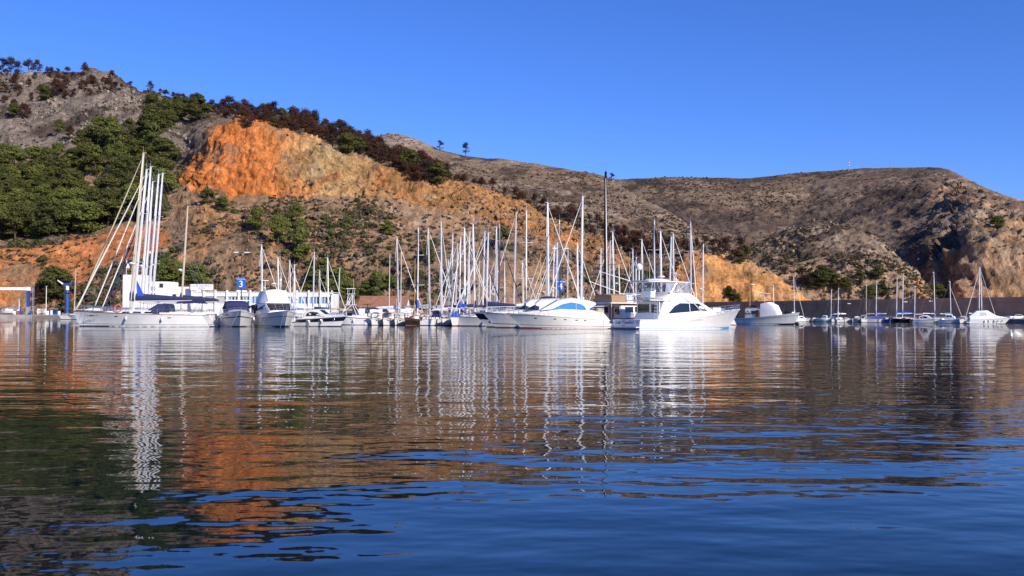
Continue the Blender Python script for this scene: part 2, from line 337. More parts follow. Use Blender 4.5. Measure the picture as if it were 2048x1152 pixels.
def colA(X, Y, P, Nn):
    n1 = fbm(P*0.05, 4, 51); n2 = fbm(P*0.016, 3, 52); n3 = fbm(P*0.18, 4, 53)
    C = np.broadcast_to(np.array([0.275, 0.172, 0.100]), P.shape).copy()
    C = mixc(C, [0.145, 0.102, 0.064], sstep(n1+0.4*n3, -0.05, 0.35))           # scrubby brown
    C = mixc(C, [0.33, 0.235, 0.16], sstep(fbm(P*0.09, 4, 54)+0.5*n3, 0.2, 0.5))   # pale rocks
    C = mixc(C, [0.31, 0.145, 0.06], 0.45*sstep(fbm(P*0.028, 3, 55)+0.3*n1, 0.15, 0.45)*sstep(X, 250, 450))   # rusty soil
    up = sstep(-(Y+10*n1), -345, -290)*sstep(-(X+30*n1), -460, -390)
    C = mixc(C, mixc(np.broadcast_to(np.array([0.215, 0.172, 0.138]), P.shape), [0.085, 0.064, 0.05], sstep(n1+0.5*n3, -0.12, 0.22)), up)
    crest = sstep(X, 400, 470)*(~inpoly(X, Y, QUARRY))*sstep(-(Y-np.interp(X, [400, 500, 700, 900, 1100, 1260], [262, 252, 322, 377, 445, 520])), -4, 4)
    C = mixc(C, [0.165, 0.128, 0.088], crest*0.85)
    wx = X+9*fbm(P*0.06, 4, 61)+4*n3; wy = Y+8*fbm(P*0.06, 4, 62)+4*n3
    inq = inpoly(wx, wy, QUARRY).astype(float)
    ora = np.array([0.50, 0.168, 0.048]); och = np.array([0.40, 0.262, 0.118]); rus = np.array([0.34, 0.175, 0.072])
    Q = np.broadcast_to(ora, P.shape).copy()
    Q = mixc(Q, och, sstep(X+70*n2+45*n1-0.35*(Y-250), 470, 640))
    Q = mixc(Q, rus, sstep(X+80*n2+30*n1, 660, 780))
    Q = mixc(Q, [0.47, 0.185, 0.058], 0.6*sstep(fbm(P*np.array([0.05, 0.05, 0.025]), 4, 65), 0.12, 0.4))
    Q = mixc(Q, [0.21, 0.12, 0.07], 0.75*sstep(n3+n1*0.6, 0.22, 0.55))
    Q = mixc(Q, [0.42, 0.30, 0.17], 0.65*sstep(fbm(P*0.12, 4, 66), 0.25, 0.5))
    C = mixc(C, Q, inq)
    incut = inpoly(wx, wy, CUT).astype(float)
    K = mixc(np.broadcast_to(np.array([0.42, 0.165, 0.062]), P.shape), [0.31, 0.18, 0.095], sstep(n1, 0, 0.4))
    C = mixc(C, K, incut*0.95)
    nose = inpoly(wx, wy, [(405, 418), (440, 412), (458, 470), (445, 490), (425, 478), (405, 530), (360, 530), (395, 470)]).astype(float)
    C = mixc(C, [0.40, 0.215, 0.095], nose*0.7)
    return C
HA = hill('headland', TA, [34, 74, 80, 56], 2.4, dispA, colA, rock_mat('quarry_rock', 1.5, 0.42, 0.55))

# --- the burnt ridge behind it, falling to an orange toe
TB = {560: [430, (600, 440), (560, 452), (420, 600), (330, 790)], 650: [430, (600, 440), (560, 452), (410, 600), (302, 785)], 730: [430, (600, 440), (560, 452), (400, 600), (276, 780)],
      790: [430, (600, 440), (560, 452), (395, 600), (267, 780)], 830: [430, (600, 440), (560, 452), (395, 600), (279, 775)], 880: [430, (600, 440), (560, 452), (400, 600), (300, 770)],
      930: [430, (600, 440), (560, 452), (405, 595), (312, 760)], 1000: [430, (600, 440), (560, 452), (410, 590), (319, 750)], 1080: [430, (600, 440), (560, 452), (420, 585), (330, 740)],
      1150: [430, (600, 440), (560, 450), (428, 580), (340, 728)], 1200: [430, (600, 440), (556, 450), (436, 575), (348, 715)], 1228: [430, (600, 440), (552, 450), (445, 570), (359, 700)],
      1260: [430, (598, 440), (548, 450), (458, 556), (384, 662)], 1310: [430, (598, 440), (540, 450), (470, 530), (410, 612)], 1350: [430, (598, 440), (530, 450), (480, 512), (431, 582)],
      1400: [430, (598, 438), (517, 450), (492, 492), (463, 542)], 1440: [430, (598, 438), (521, 448), (507, 480), (490, 512)], 1480: [430, (600, 438), (530, 447), (519, 468), (507, 492)],
      1520: [430, (602, 437), (549, 445), (541, 458), (534, 472)], 1560: [430, (608, 436), (574, 443), (571, 450), (567, 458)], 1590: [430, (614, 435), (597, 441), (596, 446), (594, 450)],
      1625: [428, (626, 433), (619, 438), (618, 442), (617, 446)], 1660: [426, (634, 431), (634, 435), (634, 439), (634, 443)]}
TOE = [(1330, 600), (1370, 512), (1420, 512), (1480, 524), (1530, 548), (1570, 570), (1595, 590), (1640, 612), (1640, 640), (1250, 640), (1250, 560)]
def dispB(X, Y, P):
    toe = inpoly(X, Y, TOE).astype(float)
    return (fbm(P*0.02, 4, 71)*5*sstep(-Y, -560, -480)+fbm(P*0.11, 4, 72, True)*1.6+toe*(fbm(P*np.array([0.12, 0.12, 0.05]), 5, 73, True)*3.0))*sstep(P[..., 2], 0.5, 6)
def colB(X, Y, P, Nn):
    n1 = fbm(P*0.04, 4, 81); n3 = fbm(P*0.14, 4, 82); n2 = fbm(P*0.012, 3, 83)
    C = mixc(np.broadcast_to(np.array([0.172, 0.126, 0.090]), P.shape), [0.078, 0.056, 0.043], sstep(n1+0.5*n3+0.3*n2, -0.1, 0.25))
    C = mixc(C, [0.26, 0.205, 0.16], sstep(fbm(P*0.07, 4, 84)+0.3*n3, 0.18, 0.42)*0.8)
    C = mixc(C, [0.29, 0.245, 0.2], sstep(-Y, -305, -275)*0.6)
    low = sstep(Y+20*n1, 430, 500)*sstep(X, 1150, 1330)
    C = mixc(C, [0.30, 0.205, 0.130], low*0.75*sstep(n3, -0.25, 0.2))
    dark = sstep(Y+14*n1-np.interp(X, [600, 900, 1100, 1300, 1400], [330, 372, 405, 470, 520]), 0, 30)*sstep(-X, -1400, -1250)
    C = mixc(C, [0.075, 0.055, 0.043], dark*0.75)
    cr = np.interp(X, [1180, 1228, 1260, 1310, 1350, 1400, 1440, 1480, 1520, 1590], [346, 359, 384, 410, 431, 463, 490, 507, 534, 594])
    C = mixc(C, [0.29, 0.215, 0.15], 0.75*sstep(X, 1190, 1260)*sstep(-(Y-cr+16*n1), -46, -14)*sstep(n3, -0.4, 0.05))  # sunlight on the spur below the crest, painted as a lighter tan
    wx = X+8*n1; wy = Y+8*fbm(P*0.07, 4, 85)
    toe = inpoly(wx, wy, TOE).astype(float)
    T = mixc(np.broadcast_to(np.array([0.43, 0.215, 0.085]), P.shape), [0.30, 0.17, 0.085], sstep(n3, -0.1, 0.3))
    T = mixc(T, [0.46, 0.30, 0.145], sstep(fbm(P*np.array([0.1, 0.1, 0.035]), 4, 86), 0.1, 0.4))
    C = mixc(C, T, toe)
    return C
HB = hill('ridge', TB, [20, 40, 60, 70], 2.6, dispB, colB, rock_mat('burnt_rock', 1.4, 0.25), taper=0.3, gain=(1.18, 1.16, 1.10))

# --- spur in front of the far mountain
TD = {1400: [520, (590, 530), (560, 600), (522, 690)], 1480: [520, (590, 530), (550, 600), (501, 690)], 1530: [520, (585, 530), (535, 600), (480, 690)], 1580: [520, (578, 530), (520, 600), (453, 690)],
      1620: [520, (575, 528), (510, 595), (441, 690)], 1660: [520, (572, 526), (508, 590), (445, 682)], 1700: [518, (568, 524), (510, 582), (458, 668)], 1750: [516, (564, 521), (520, 570), (477, 645)],
      1790: [514, (566, 519), (535, 556), (507, 612)], 1820: [512, (580, 517), (560, 544), (542, 585)], 1850: [510, (597, 515), (586, 532), (577, 558)], 1880: [508, (620, 513), (614, 522), (609, 535)], 1910: [506, (634, 510), (633, 516), (632, 524)]}
def dispD(X, Y, P): return (fbm(P*0.022, 4, 91, True)*6*sstep(P[..., 2], 8, 30)+fbm(P*np.array([0.1, 0.1, 0.06]), 5, 92, True, 0.62)*3.4)*sstep(P[..., 2], 0.5, 8)
def colD(X, Y, P, Nn):
    n1 = fbm(P*0.045, 4, 93); n3 = fbm(P*0.15, 4, 94)
    C = mixc(np.broadcast_to(np.array([0.185, 0.140, 0.106]), P.shape), [0.080, 0.060, 0.050], sstep(n1+0.5*n3, -0.15, 0.25))
    C = mixc(C, [0.30, 0.205, 0.130], sstep(Y+26*n1+0.05*(X-1600), 505, 560)*0.7)
    C = mixc(C, [0.255, 0.205, 0.165], sstep(fbm(P*0.08, 4, 95), 0.15, 0.4)*0.8)
    C = mixc(C, [0.36, 0.165, 0.07], inpoly(X+6*n1, Y+6*n3, [(1820, 565), (1870, 560), (1880, 605), (1840, 605)]).astype(float)*0.8)
    return C
HD = hill('spur', TD, [30, 50, 60], 2.4, dispD, colD, rock_mat('spur_rock', 1.8, 0.3, 0.6), taper=0.4, gain=(1.3, 1.25, 1.15))

# --- the far mountain with its sea cliff on the right
TC = {1080: [640, (585, 690), (520, 830), (440, 960), (372, 1080)], 1228: [640, (585, 690), (520, 830), (430, 960), (361, 1080)], 1300: [640, (585, 690), (515, 830), (425, 960), (357, 1080)], 1400: [640, (580, 690), (505, 840), (425, 970), (357, 1080)],
      1500: [640, (575, 700), (500, 850), (430, 980), (359, 1090)], 1560: [640, (572, 705), (495, 860), (425, 985), (353, 1095)], 1620: [640, (570, 710), (492, 870), (420, 990), (347, 1100)], 1680: [640, (568, 700), (490, 840), (415, 950), (342, 1070)],
      1740: [636, (565, 690), (492, 812), (415, 918), (338, 1045)], 1790: [630, (560, 681), (493, 786), (418, 892), (338, 1020)], 1830: [624, (548, 672), (485, 766), (418, 868), (337, 1000)], 1860: [618, (532, 663), (474, 752), (412, 851), (335, 981)],
      1890: [612, (518, 654), (467, 738), (407, 836), (337, 962)], 1915: [607, (504, 642), (463, 715), (410, 808), (348, 932)], 1940: [602, (498, 630), (462, 690), (418, 770), (365, 900)], 1975: [600, (500, 626), (468, 680), (425, 750), (380, 870)], 2010: [600, (505, 624), (475, 672), (435, 735), (392, 840)],
      2048: [600, (510, 622), (485, 665), (448, 722), (406, 810)], 2120: [600, (522, 622), (500, 660), (470, 710), (432, 780)], 2300: [600, (560, 620), (550, 650), (530, 690), (510, 750)]}
def dispC(X, Y, P):
    cl = sstep(X, 1840, 1900)
    gul = sstep(-np.abs(X-1893-(Y-560)*0.12), -17, -6)*sstep(Y, 490, 530)
    return ((1-cl)*fbm(P*0.009, 4, 101, True)*10+cl*(fbm(P*np.array([0.035, 0.035, 0.016]), 5, 102, True)*6)+fbm(P*np.array([0.07, 0.07, 0.05]), 5, 103, True, 0.6)*(2.6+2.4*cl)+fbm(P*np.array([0.16, 0.16, 0.045]), 4, 104, True, 0.65)*(0.7+2.6*cl)-gul*9)*sstep(P[..., 2], 0.5, 12)
def colC(X, Y, P, Nn):
    n1 = fbm(P*0.02, 4, 111); n3 = fbm(P*0.08, 5, 112); n2 = fbm(P*np.array([0.006, 0.006, 0.03]), 4, 113)
    C = mixc(np.broadcast_to(np.array([0.148, 0.108, 0.082]), P.shape), [0.066, 0.049, 0.042], sstep(n1+0.5*n3+0.9*n2, -0.15, 0.25))
    C = mixc(C, [0.205, 0.160, 0.126], sstep(fbm(P*0.05, 4, 114)+0.4*n3, 0.15, 0.45)*0.7)
    burn = inpoly(X+25*n1, Y+14*n3, [(1200, 400), (1290, 398), (1400, 425), (1480, 432), (1560, 420), (1650, 410), (1760, 375), (1830, 400), (1870, 440), (1890, 480), (1880, 620), (1200, 640)]).astype(float)
    C = mixc(C, [0.060, 0.046, 0.042], burn*0.75*sstep(n3+n2, -0.35, 0.2))
    cl = sstep(X+20*n1, 1850, 1900)
    C = mixc(C, mixc(np.broadcast_to(np.array([0.215, 0.160, 0.122]), P.shape), [0.115, 0.083, 0.064], sstep(n3, -0.1, 0.3)), cl*0.85)
    C = mixc(C, [0.33, 0.20, 0.115], cl*0.7*sstep(fbm(P*np.array([0.05, 0.05, 0.02]), 4, 115), 0.05, 0.35))
    C = mixc(C, [0.29, 0.172, 0.10], cl*0.5*sstep(Y+10*n3, 480, 560))
    return C
HC = hill('mountain', TC, [36, 40, 50, 60], 3.0, dispC, colC, rock_mat('mountain_rock', 3.2, 0.16, 0.6), d_back=400, taper=0.2, gain=(1.28, 1.24, 1.15))
# ------------------------------------------------------------------ vegetation
def leaf_mat(name, c1, c2, c3, rough=0.8):
    m = bpy.data.materials.new(name); m.use_nodes = True; N = m.node_tree; b = N.nodes['Principled BSDF']; L = N.links.new
    b.inputs['Roughness'].default_value = rough; b.inputs['Specular IOR Level'].default_value = 0.15
    oi = N.nodes.new('ShaderNodeObjectInfo'); geo = N.nodes.new('ShaderNodeNewGeometry')
    n = N.nodes.new('ShaderNodeTexNoise'); n.inputs['Scale'].default_value = 0.55; n.inputs['Detail'].default_value = 3; L(geo.outputs['Position'], n.inputs['Vector'])
    a = N.nodes.new('ShaderNodeMix'); a.data_type = 'RGBA'; a.inputs[6].default_value = (*c1, 1); a.inputs[7].default_value = (*c2, 1); L(oi.outputs['Random'], a.inputs[0])
    r = N.nodes.new('ShaderNodeMapRange'); r.inputs[1].default_value = 0.42; r.inputs[2].default_value = 0.62; L(n.outputs[0], r.inputs[0])
    c = N.nodes.new('ShaderNodeMix'); c.data_type = 'RGBA'; L(r.outputs[0], c.inputs[0]); L(a.outputs[2], c.inputs[6]); c.inputs[7].default_value = (*c3, 1)
    L(c.outputs[2], b.inputs['Base Color'])
    tr = N.nodes.new('ShaderNodeBsdfTranslucent'); L(c.outputs[2], tr.inputs[0]); mx = N.nodes.new('ShaderNodeMixShader'); mx.inputs[0].default_value = 0.22
    out = N.nodes['Material Output']; L(b.outputs[0], mx.inputs[1]); L(tr.outputs[0], mx.inputs[2]); L(mx.outputs[0], out.inputs['Surface'])
    return m
def attr_mat(name, rough=0.9):
    m = bpy.data.materials.new(name); m.use_nodes = True; N = m.node_tree; b = N.nodes['Principled BSDF']
    b.inputs['Roughness'].default_value = rough; b.inputs['Specular IOR Level'].default_value = 0.1
    at = N.nodes.new('ShaderNodeAttribute'); at.attribute_name = 'Col'
    n = N.nodes.new('ShaderNodeTexNoise'); n.inputs['Scale'].default_value = 1.5; n.inputs['Detail'].default_value = 4
    tc = N.nodes.new('ShaderNodeTexCoord'); N.links.new(tc.outputs['Object'], n.inputs['Vector'])
    mr = N.nodes.new('ShaderNodeMapRange'); mr.inputs[1].default_value = 0.3; mr.inputs[2].default_value = 0.7; mr.inputs[3].default_value = 0.65; mr.inputs[4].default_value = 1.3; N.links.new(n.outputs[0], mr.inputs[0])
    mx = N.nodes.new('ShaderNodeMix'); mx.data_type = 'RGBA'; mx.blend_type = 'MULTIPLY'; mx.inputs[0].default_value = 1
    N.links.new(at.outputs['Color'], mx.inputs[6]); N.links.new(mr.outputs[0], mx.inputs[7]); N.links.new(mx.outputs[2], b.inputs['Base Color'])
    return m
BARK = mat('pine_bark', (0.085, 0.06, 0.045), 0.95, var=0.3, vscale=6, bump=0.02, bscale=12)
CHAR = mat('charred_bark', (0.035, 0.028, 0.026), 0.95, var=0.3, vscale=6)
GREEN = leaf_mat('pine_needles', (0.080, 0.086, 0.024), (0.054, 0.064, 0.020), (0.112, 0.112, 0.032))
GREENY = leaf_mat('pale_needles', (0.120, 0.142, 0.032), (0.096, 0.122, 0.03), (0.165, 0.172, 0.042))  # paler, yellower green of some pines
BROWN = leaf_mat('scorched_needles', (0.098, 0.042, 0.026), (0.062, 0.032, 0.024), (0.082, 0.038, 0.025))
DARK = leaf_mat('burnt_twigs', (0.05, 0.032, 0.026), (0.075, 0.040, 0.028), (0.04, 0.028, 0.024))
def crown_mesh(seed, mat_, n_leaf=3600, wide=0.41, low=0.04, clumps=22, size=0.021):
    rg = np.random.default_rng(seed); V = []; cs = []
    for i in range(clumps):
        t = rg.uniform(0, 1)**0.8; z = low+0.1+(0.86-low)*t
        rad = wide*(1-0.85*max(0, (t-0.35)/0.65)**1.6)*(0.55+0.45*min(1, t/0.3))
        a = rg.uniform(0, 2*math.pi); q = rad*math.sqrt(rg.uniform(0.15, 1))*0.85
        cs.append((q*math.cos(a), q*math.sin(a), z, rg.uniform(0.12, 0.20)))
    cs.append((0, 0, 0.90, 0.11)); cs.append((0, 0, 0.7, 0.17))
    cs = np.array(cs); pk = rg.integers(0, len(cs), n_leaf)
    d = rg.normal(size=(n_leaf, 3)); d /= np.linalg.norm(d, axis=1, keepdims=True); d[:, 2] = np.where(d[:, 2] < -0.3, d[:, 2]*0.4, d[:, 2])
    r_ = cs[pk, 3]*rg.uniform(0.55, 1.08, n_leaf); c = cs[pk, :3]+d*r_[:, None]*np.array([1.1, 1.1, 0.75])
    u = np.cross(d, rg.normal(size=(n_leaf, 3))); u /= np.linalg.norm(u, axis=1, keepdims=True)+1e-9
    nn = d*0.55+rg.normal(size=(n_leaf, 3))*0.5; v = np.cross(nn, u); v /= np.linalg.norm(v, axis=1, keepdims=True)+1e-9
    s = (size*rg.uniform(0.6, 1.4, n_leaf))[:, None]
    V = np.stack([c-u*s-v*s*0.6, c+u*s-v*s*0.6, c+u*s*0.5+v*s, c-u*s*0.5+v*s], 1).reshape(-1, 3)
    o = mesh_np('crown', V, np.arange(n_leaf*4).reshape(-1, 4), mat_); me = o.data; bpy.data.objects.remove(o); return me, cs
def trunk_mesh(seed, cs, mat_):
    rg = random.Random(seed); b = MB(); j = lambda s: rg.uniform(-s, s)
    pts = [(0, 0, -0.06), (j(.02), j(.02), 0.2), (j(.03), j(.03), 0.45), (j(.04), j(.04), 0.88)]
    b.tube(pts, [0.030, 0.024, 0.018, 0.006], 7)
    for c in cs[:9]:
        z = max(0.15, c[2]-0.22); b.tube([(pts[2][0]*z, pts[2][1]*z, z), (c[0]*0.55, c[1]*0.55, z+0.1), tuple(c[:3])], [0.012, 0.008, 0.003], 5)
    o = b.build('trunk', mat_); me = o.data; bpy.data.objects.remove(o); return me
def variants(mat_, bark, seeds, **k):
    out = []
    for s in seeds:
        c, cs = crown_mesh(s, mat_, **k); out.append((c, trunk_mesh(s, cs, bark)))
    return out
VG = variants(GREEN, BARK, (1, 2, 3, 4, 5)); VY = variants(GREENY, BARK, (11, 12, 13), wide=0.42, low=0.02)
VB = variants(BROWN, CHAR, (21, 22, 23, 24), n_leaf=2200, size=0.019); VK = variants(DARK, CHAR, (31, 32), n_leaf=1300, size=0.018, low=0.12, clumps=14)
VC = variants(GREENY, BARK, (41, 42), wide=0.27, low=0.05, clumps=20)
NT = 0
def tree(kind, p, h, label, group=None, name='pine_tree', wide=1.0, cat='tree'):
    global NT
    NT += 1; rg = random.Random(NT*13+5); c, t = rg.choice(kind)
    e = empty(name, (float(p[0]), float(p[1]), float(p[2])-0.15), rg.uniform(0, 6.28)); e.scale = (h*wide*rg.uniform(.75, 1.25), h*wide*rg.uniform(.75, 1.25), h); e.rotation_euler = (rg.uniform(-.09, .09), rg.uniform(-.09, .09), e.rotation_euler.z)
    link_mesh('trunk', t, e); link_mesh('crown', c, e); tag(e, label, cat, group); return e
def scatter_px(H, poly, n, dmin, seed, avoid=()):
    rg = random.Random(seed); xs = [p[0] for p in poly]; ys = [p[1] for p in poly]; pts = []; tries = 0
    while len(pts) < n and tries < n*60:
        tries += 1; x = rg.uniform(min(xs), max(xs)); y = rg.uniform(min(ys), max(ys))
        if not inpoly(np.array([x]), np.array([y]), poly)[0]: continue
        if any(inpoly(np.array([x]), np.array([y]), a)[0] for a in avoid): continue
        if any((x-a)**2+((y-b)*1.25)**2 < dmin*dmin for a, b in pts): continue
        pts.append((x, y))
    pts.sort(key=lambda q: q[1]); return pts
rgt = random.Random(3)
WOOD = [(-60, 300), (0, 320), (80, 335), (150, 318), (205, 275), (260, 262), (300, 240), (335, 232), (350, 262), (305, 300), (335, 350), (345, 420), (330, 452), (270, 462), (215, 470), (140, 488), (70, 498), (-60, 505)]
for x, y in scatter_px(HA, WOOD, 112, 18, 1, [[(120, 360), (170, 352), (240, 372), (235, 402), (130, 400)]]):
    kd = VG if rgt.random() < 0.7 else VY; hh = rgt.uniform(8, 14)
    where = 'touching the left picture edge' if x < 35 else 'beside the bare rock outcrop' if 105 < x < 260 and 345 < y < 415 else 'along its lower edge above the orange cut' if y > 440 else 'along its upper edge below the grey crag' if y < np.interp(x, [0, 80, 150, 205, 300, 350], [345, 358, 342, 300, 262, 262]) else 'on its right edge beside the quarry' if x > 290 else 'in its upper middle' if y < 360 else 'in its lower middle'
    tree(kd, on_hill(HA, x, y), hh, ('tall ' if hh > 11.5 else 'low ' if hh < 9 else '')+('pale green' if kd is VY else 'dark green')+' pine of the left wood, '+where, 'pines of the dense wood on the left hillside', wide=1.12)
for x, y in [(318, 236), (352, 228), (376, 236), (398, 232), (415, 242), (362, 252), (335, 250), (388, 250)]:
    tree(VG, on_hill(HA, x, y), rgt.uniform(8, 11), 'green pine in the clump just left of the quarry top', 'clump of green pines left of the quarry top', wide=1.1)
# scorched pines on the crest above the quarry
pts = []
for x in np.arange(345, 905, 8.5):
    c0 = np.interp(x, [345, 445, 540, 600, 700, 800, 900], [214, 232, 248, 260, 292, 336, 372])
    pts.append((x+rgt.uniform(-3, 3), c0+rgt.uniform(-4, 2)))
    if 380 < x < 880: pts.append((x+rgt.uniform(-4, 4), c0+rgt.uniform(3, 10)))
    if 450 < x < 860 and rgt.random() < 0.7: pts.append((x+rgt.uniform(-4, 4), c0+rgt.uniform(9, 18)))
for x, y in pts:
    kd = VB if rgt.random() < 0.75 else VK; hh = rgt.uniform(4.5, 9.0)
    tree(kd, on_hill(HA, x, y), hh, ('tall ' if hh > 8 else 'low ' if hh < 6.5 else '')+('rust brown' if kd is VB else 'charcoal brown')+' scorched pine on the crest '+('left of the orange face' if x < 440 else 'above the orange face' if x < 540 else 'above the ochre face' if x < 690 else 'above the tan right end of the quarry'), 'scorched pines along the crest above the quarry', 'scorched_pine')
for x, y, h in [(562, 262, 8), (690, 314, 9), (712, 316, 8), (758, 322, 7), (816, 352, 9), (830, 356, 7), (876, 372, 9), (548, 262, 6)]:
    tree(VG, on_hill(HA, x, y), h, 'green pine standing among the brown scorched pines above the quarry', 'green survivors among the scorched pines', wide=1.25)
# upper left hilltop
TOP = [(-60, 150), (0, 152), (120, 152), (260, 178), (330, 200), (340, 215), (250, 205), (150, 215), (40, 235), (-60, 240)]
for x, y in scatter_px(HA, TOP, 66, 11, 2):
    kd = VB if rgt.random() < 0.7 else VK
    tree(kd, on_hill(HA, x, y), rgt.uniform(4, 7), ('rust brown' if kd is VB else 'charcoal brown')+' scorched pine on the grey hilltop, '+('at the left picture edge' if x < 60 else 'below the rounded summit' if x < 220 else 'where the hilltop slopes to the wood'), 'scorched pines on the upper left hilltop', 'scorched_pine')
for x, y, h in [(8, 153, 10), (22, 153, 11.5), (38, 152, 9.5), (60, 151, 8), (76, 151, 8), (135, 152, 5), (172, 153, 5)]:
    tree(VK if x < 60 else VB, on_hill(HA, x, y), h, 'tall dark pine on the skyline at the far upper left', 'dark pines on the upper left skyline', 'scorched_pine', wide=1.1)
for x, y in [(30, 240), (48, 238), (90, 205), (120, 200), (190, 195), (215, 190), (118, 270), (140, 285)]:
    tree(VG if x in (30, 90, 118) else VB, on_hill(HA, x, y), rgt.uniform(7, 9), 'pine on the bare grey rock slope above the green wood', 'pines on the bare rock above the wood', wide=1.1)
# pines on and below the quarry slope
for x, y, h, k, w_, lab in [(592, 470, 9.5, VY, 0.95, 'bushy green pine in the middle of the slope below the quarry'), (556, 505, 10.5, VY, 0.9, 'tall pale green pine left of the bushy one below the quarry'),
        (600, 535, 12.5, VC, 1.0, 'slim tall green pine low on the slope below the quarry'), (514, 475, 8.5, VC, 1.0, 'thin pale pine on the slope under the orange face'), (694, 470, 5, VY, 1.1, 'small round green pine with a red earth foot below the quarry'),
        (772, 482, 5.5, VY, 1.2, 'small bushy pine right of the round one below the quarry'), (420, 418, 6, VG, 1.2, 'green bush pine at the lower left edge of the orange face'), (442, 430, 6, VG, 1.1, 'second green bush pine just below the orange face edge'),
        (1004, 505, 8.5, VG, 1.0, 'dark green pine behind the masts on the right of the slope'), (856, 540, 8, VG, 1.0, 'dark green pine behind the masts under the slope middle'), (838, 590, 7, VG, 1.1, 'green pine behind the terracotta roof right end')]:
    tree(k, on_hill(HA, x, y), h, lab, wide=w_)
for x, y, h in [(322, 585, 9.5), (340, 580, 10.5), (358, 584, 9), (385, 588, 10), (402, 592, 8)]:
    tree(VY, on_hill(HA, x, y), h, 'broad yellow green pine behind the club house roof', 'pines behind the club house', wide=1.25)
for x, y, h in [(632, 586, 7), (650, 585, 10), (668, 590, 9), (690, 600, 7), (708, 602, 6), (735, 600, 6), (752, 598, 9), (768, 590, 6), (785, 588, 5)]:
    tree(VY, on_hill(HA, x, y), h, 'green pine at the foot of the slope left of the terracotta roof', 'pines at the foot of the slope', wide=1.2)
for x, y, h in [(112, 606, 11), (128, 606, 9.5), (98, 608, 7)]:
    tree(VG, on_hill(HA, x, y), h, 'dark green pine behind the blue quay crane', 'pines behind the blue quay crane', wide=1.1)
tree(VB, on_hill(HA, 82, 606), 6, 'reddish brown bush tree left of the quay crane pines', wide=1.3)
# ridge behind
tree(VK, on_hill(HB, 931, 312), 10, 'lone round dark tree on the middle skyline', wide=1.25)
tree(VK, on_hill(HB, 880, 302), 8, 'small dark tree on the skyline left of the lone round one', wide=1.0)
tree(VK, on_hill(HB, 1222, 361), 5.5, 'tiny dark tree on the skyline saddle beside the black mast', wide=1.2)
for x, y in scatter_px(HB, [(870, 355), (960, 375), (1060, 410), (1180, 450), (1330, 500), (1480, 515), (1500, 540), (1400, 515), (1240, 512), (1150, 470), (1000, 398), (900, 372)], 55, 13, 8):
    tree(VB if rgt.random() < 0.6 else VK, on_hill(HB, x, y), rgt.uniform(6, 9.5), 'brown scorched pine in the dark hollow '+('left of the black mast' if x < 1200 else 'right of the black mast' if x < 1390 else 'above the orange toe'), 'scorched pines in the hollow behind the quarry', 'scorched_pine')
for x, y, h in [(1486, 530, 7), (1478, 532, 6), (1468, 605, 5), (1476, 612, 4), (1458, 598, 5), (1310, 560, 6)]:
    tree(VG, on_hill(HB, x, y), h, 'small green pine on the orange toe of the ridge', 'green bushes on the orange toe', wide=1.2)
for x, y in [(1615, 575), (1605, 572), (1630, 580), (1650, 578), (1662, 574), (1672, 582), (1640, 570), (1690, 585), (1752, 565), (1720, 572), (1765, 592), (1745, 600)]:
    tree(VG if x > 1625 else VK, on_hill(HD, x, y), rgt.uniform(6, 9), 'green bush tree on the spur above the breakwater wall', 'bush trees on the right spur', wide=1.4)
for x, y in [(1868, 606), (1880, 604), (1892, 608), (1905, 606), (1988, 478), (1992, 474)]:
    tree(VG, on_hill(HC, x, y), rgt.uniform(7, 10), 'dark green bush at the foot of the right sea cliff', 'bushes below the right sea cliff', wide=1.4) if y > 500 else tree(VG, on_hill(HC, x, y), 8, 'lone dark green bush high on the right cliff slope', 'bush pair on the right cliff slope', wide=1.5)

# ---------- scrub (uncountable) and loose rock
def clump_cloud(name, H, weight, n, size, cols, seed, tris=14, mat_=None, flat=0.7):
    rg = np.random.default_rng(seed); wgt = weight(H.X, H.Y, H.P).ravel(); wgt = wgt/wgt.sum()
    idx = rg.choice(len(wgt), n, p=wgt); C = H.P.reshape(-1, 3)[idx]; s = rg.uniform(size[0], size[1], n)
    d = rg.normal(size=(n, tris, 3)); d /= np.linalg.norm(d, axis=-1, keepdims=True); d[..., 2] = np.abs(d[..., 2])*flat
    c = C[:, None]+d*(s[:, None, None]*rg.uniform(0.4, 1, (n, tris, 1)))
    u = rg.normal(size=(n, tris, 3)); u /= np.linalg.norm(u, axis=-1, keepdims=True); v = np.cross(u, d+rg.normal(size=d.shape)*0.4); v /= np.linalg.norm(v, axis=-1, keepdims=True)+1e-9
    k = s[:, None, None]*0.48
    V = np.stack([c-u*k-v*k*0.5, c+u*k-v*k*0.5, c+v*k], 2).reshape(-1, 3)
    o = mesh_np(name, V, np.arange(len(V)).reshape(-1, 3), mat_ or SCRUB)
    cc = np.array(cols)[rg.integers(0, len(cols), n)]*rg.uniform(0.7, 1.3, (n, 1)); cc = np.repeat(cc, tris*3, 0)
    at = o.data.color_attributes.new('Col', 'FLOAT_COLOR', 'POINT'); at.data.foreach_set('color', np.concatenate([cc, np.ones((len(cc), 1))], 1).astype(np.float32).ravel())
    return o
SCRUB = attr_mat('scrub_twigs')
OLIVE = (0.060, 0.066, 0.026); BRN = (0.105, 0.066, 0.042); GRY = (0.125, 0.100, 0.072); DRK = (0.045, 0.036, 0.028); RUST = (0.12, 0.045, 0.025)
def wA(X, Y, P):
    inq = inpoly(X, Y, QUARRY); cut = inpoly(X, Y, CUT)
    return np.clip(fbm(P*0.03, 3, 201)+0.25+0.3*fbm(P*0.1, 3, 205), 0.02, 1)*np.where(inq, 0.10, 1)*np.where(cut, 0.12, 1)
tag(clump_cloud('scrub', HA, wA, 11000, (0.35, 1.05), [OLIVE, BRN, GRY, OLIVE, GRY, DRK, BRN], 1), 'low dry scrub dotted over the near headland slopes', 'scrub', kind='stuff')
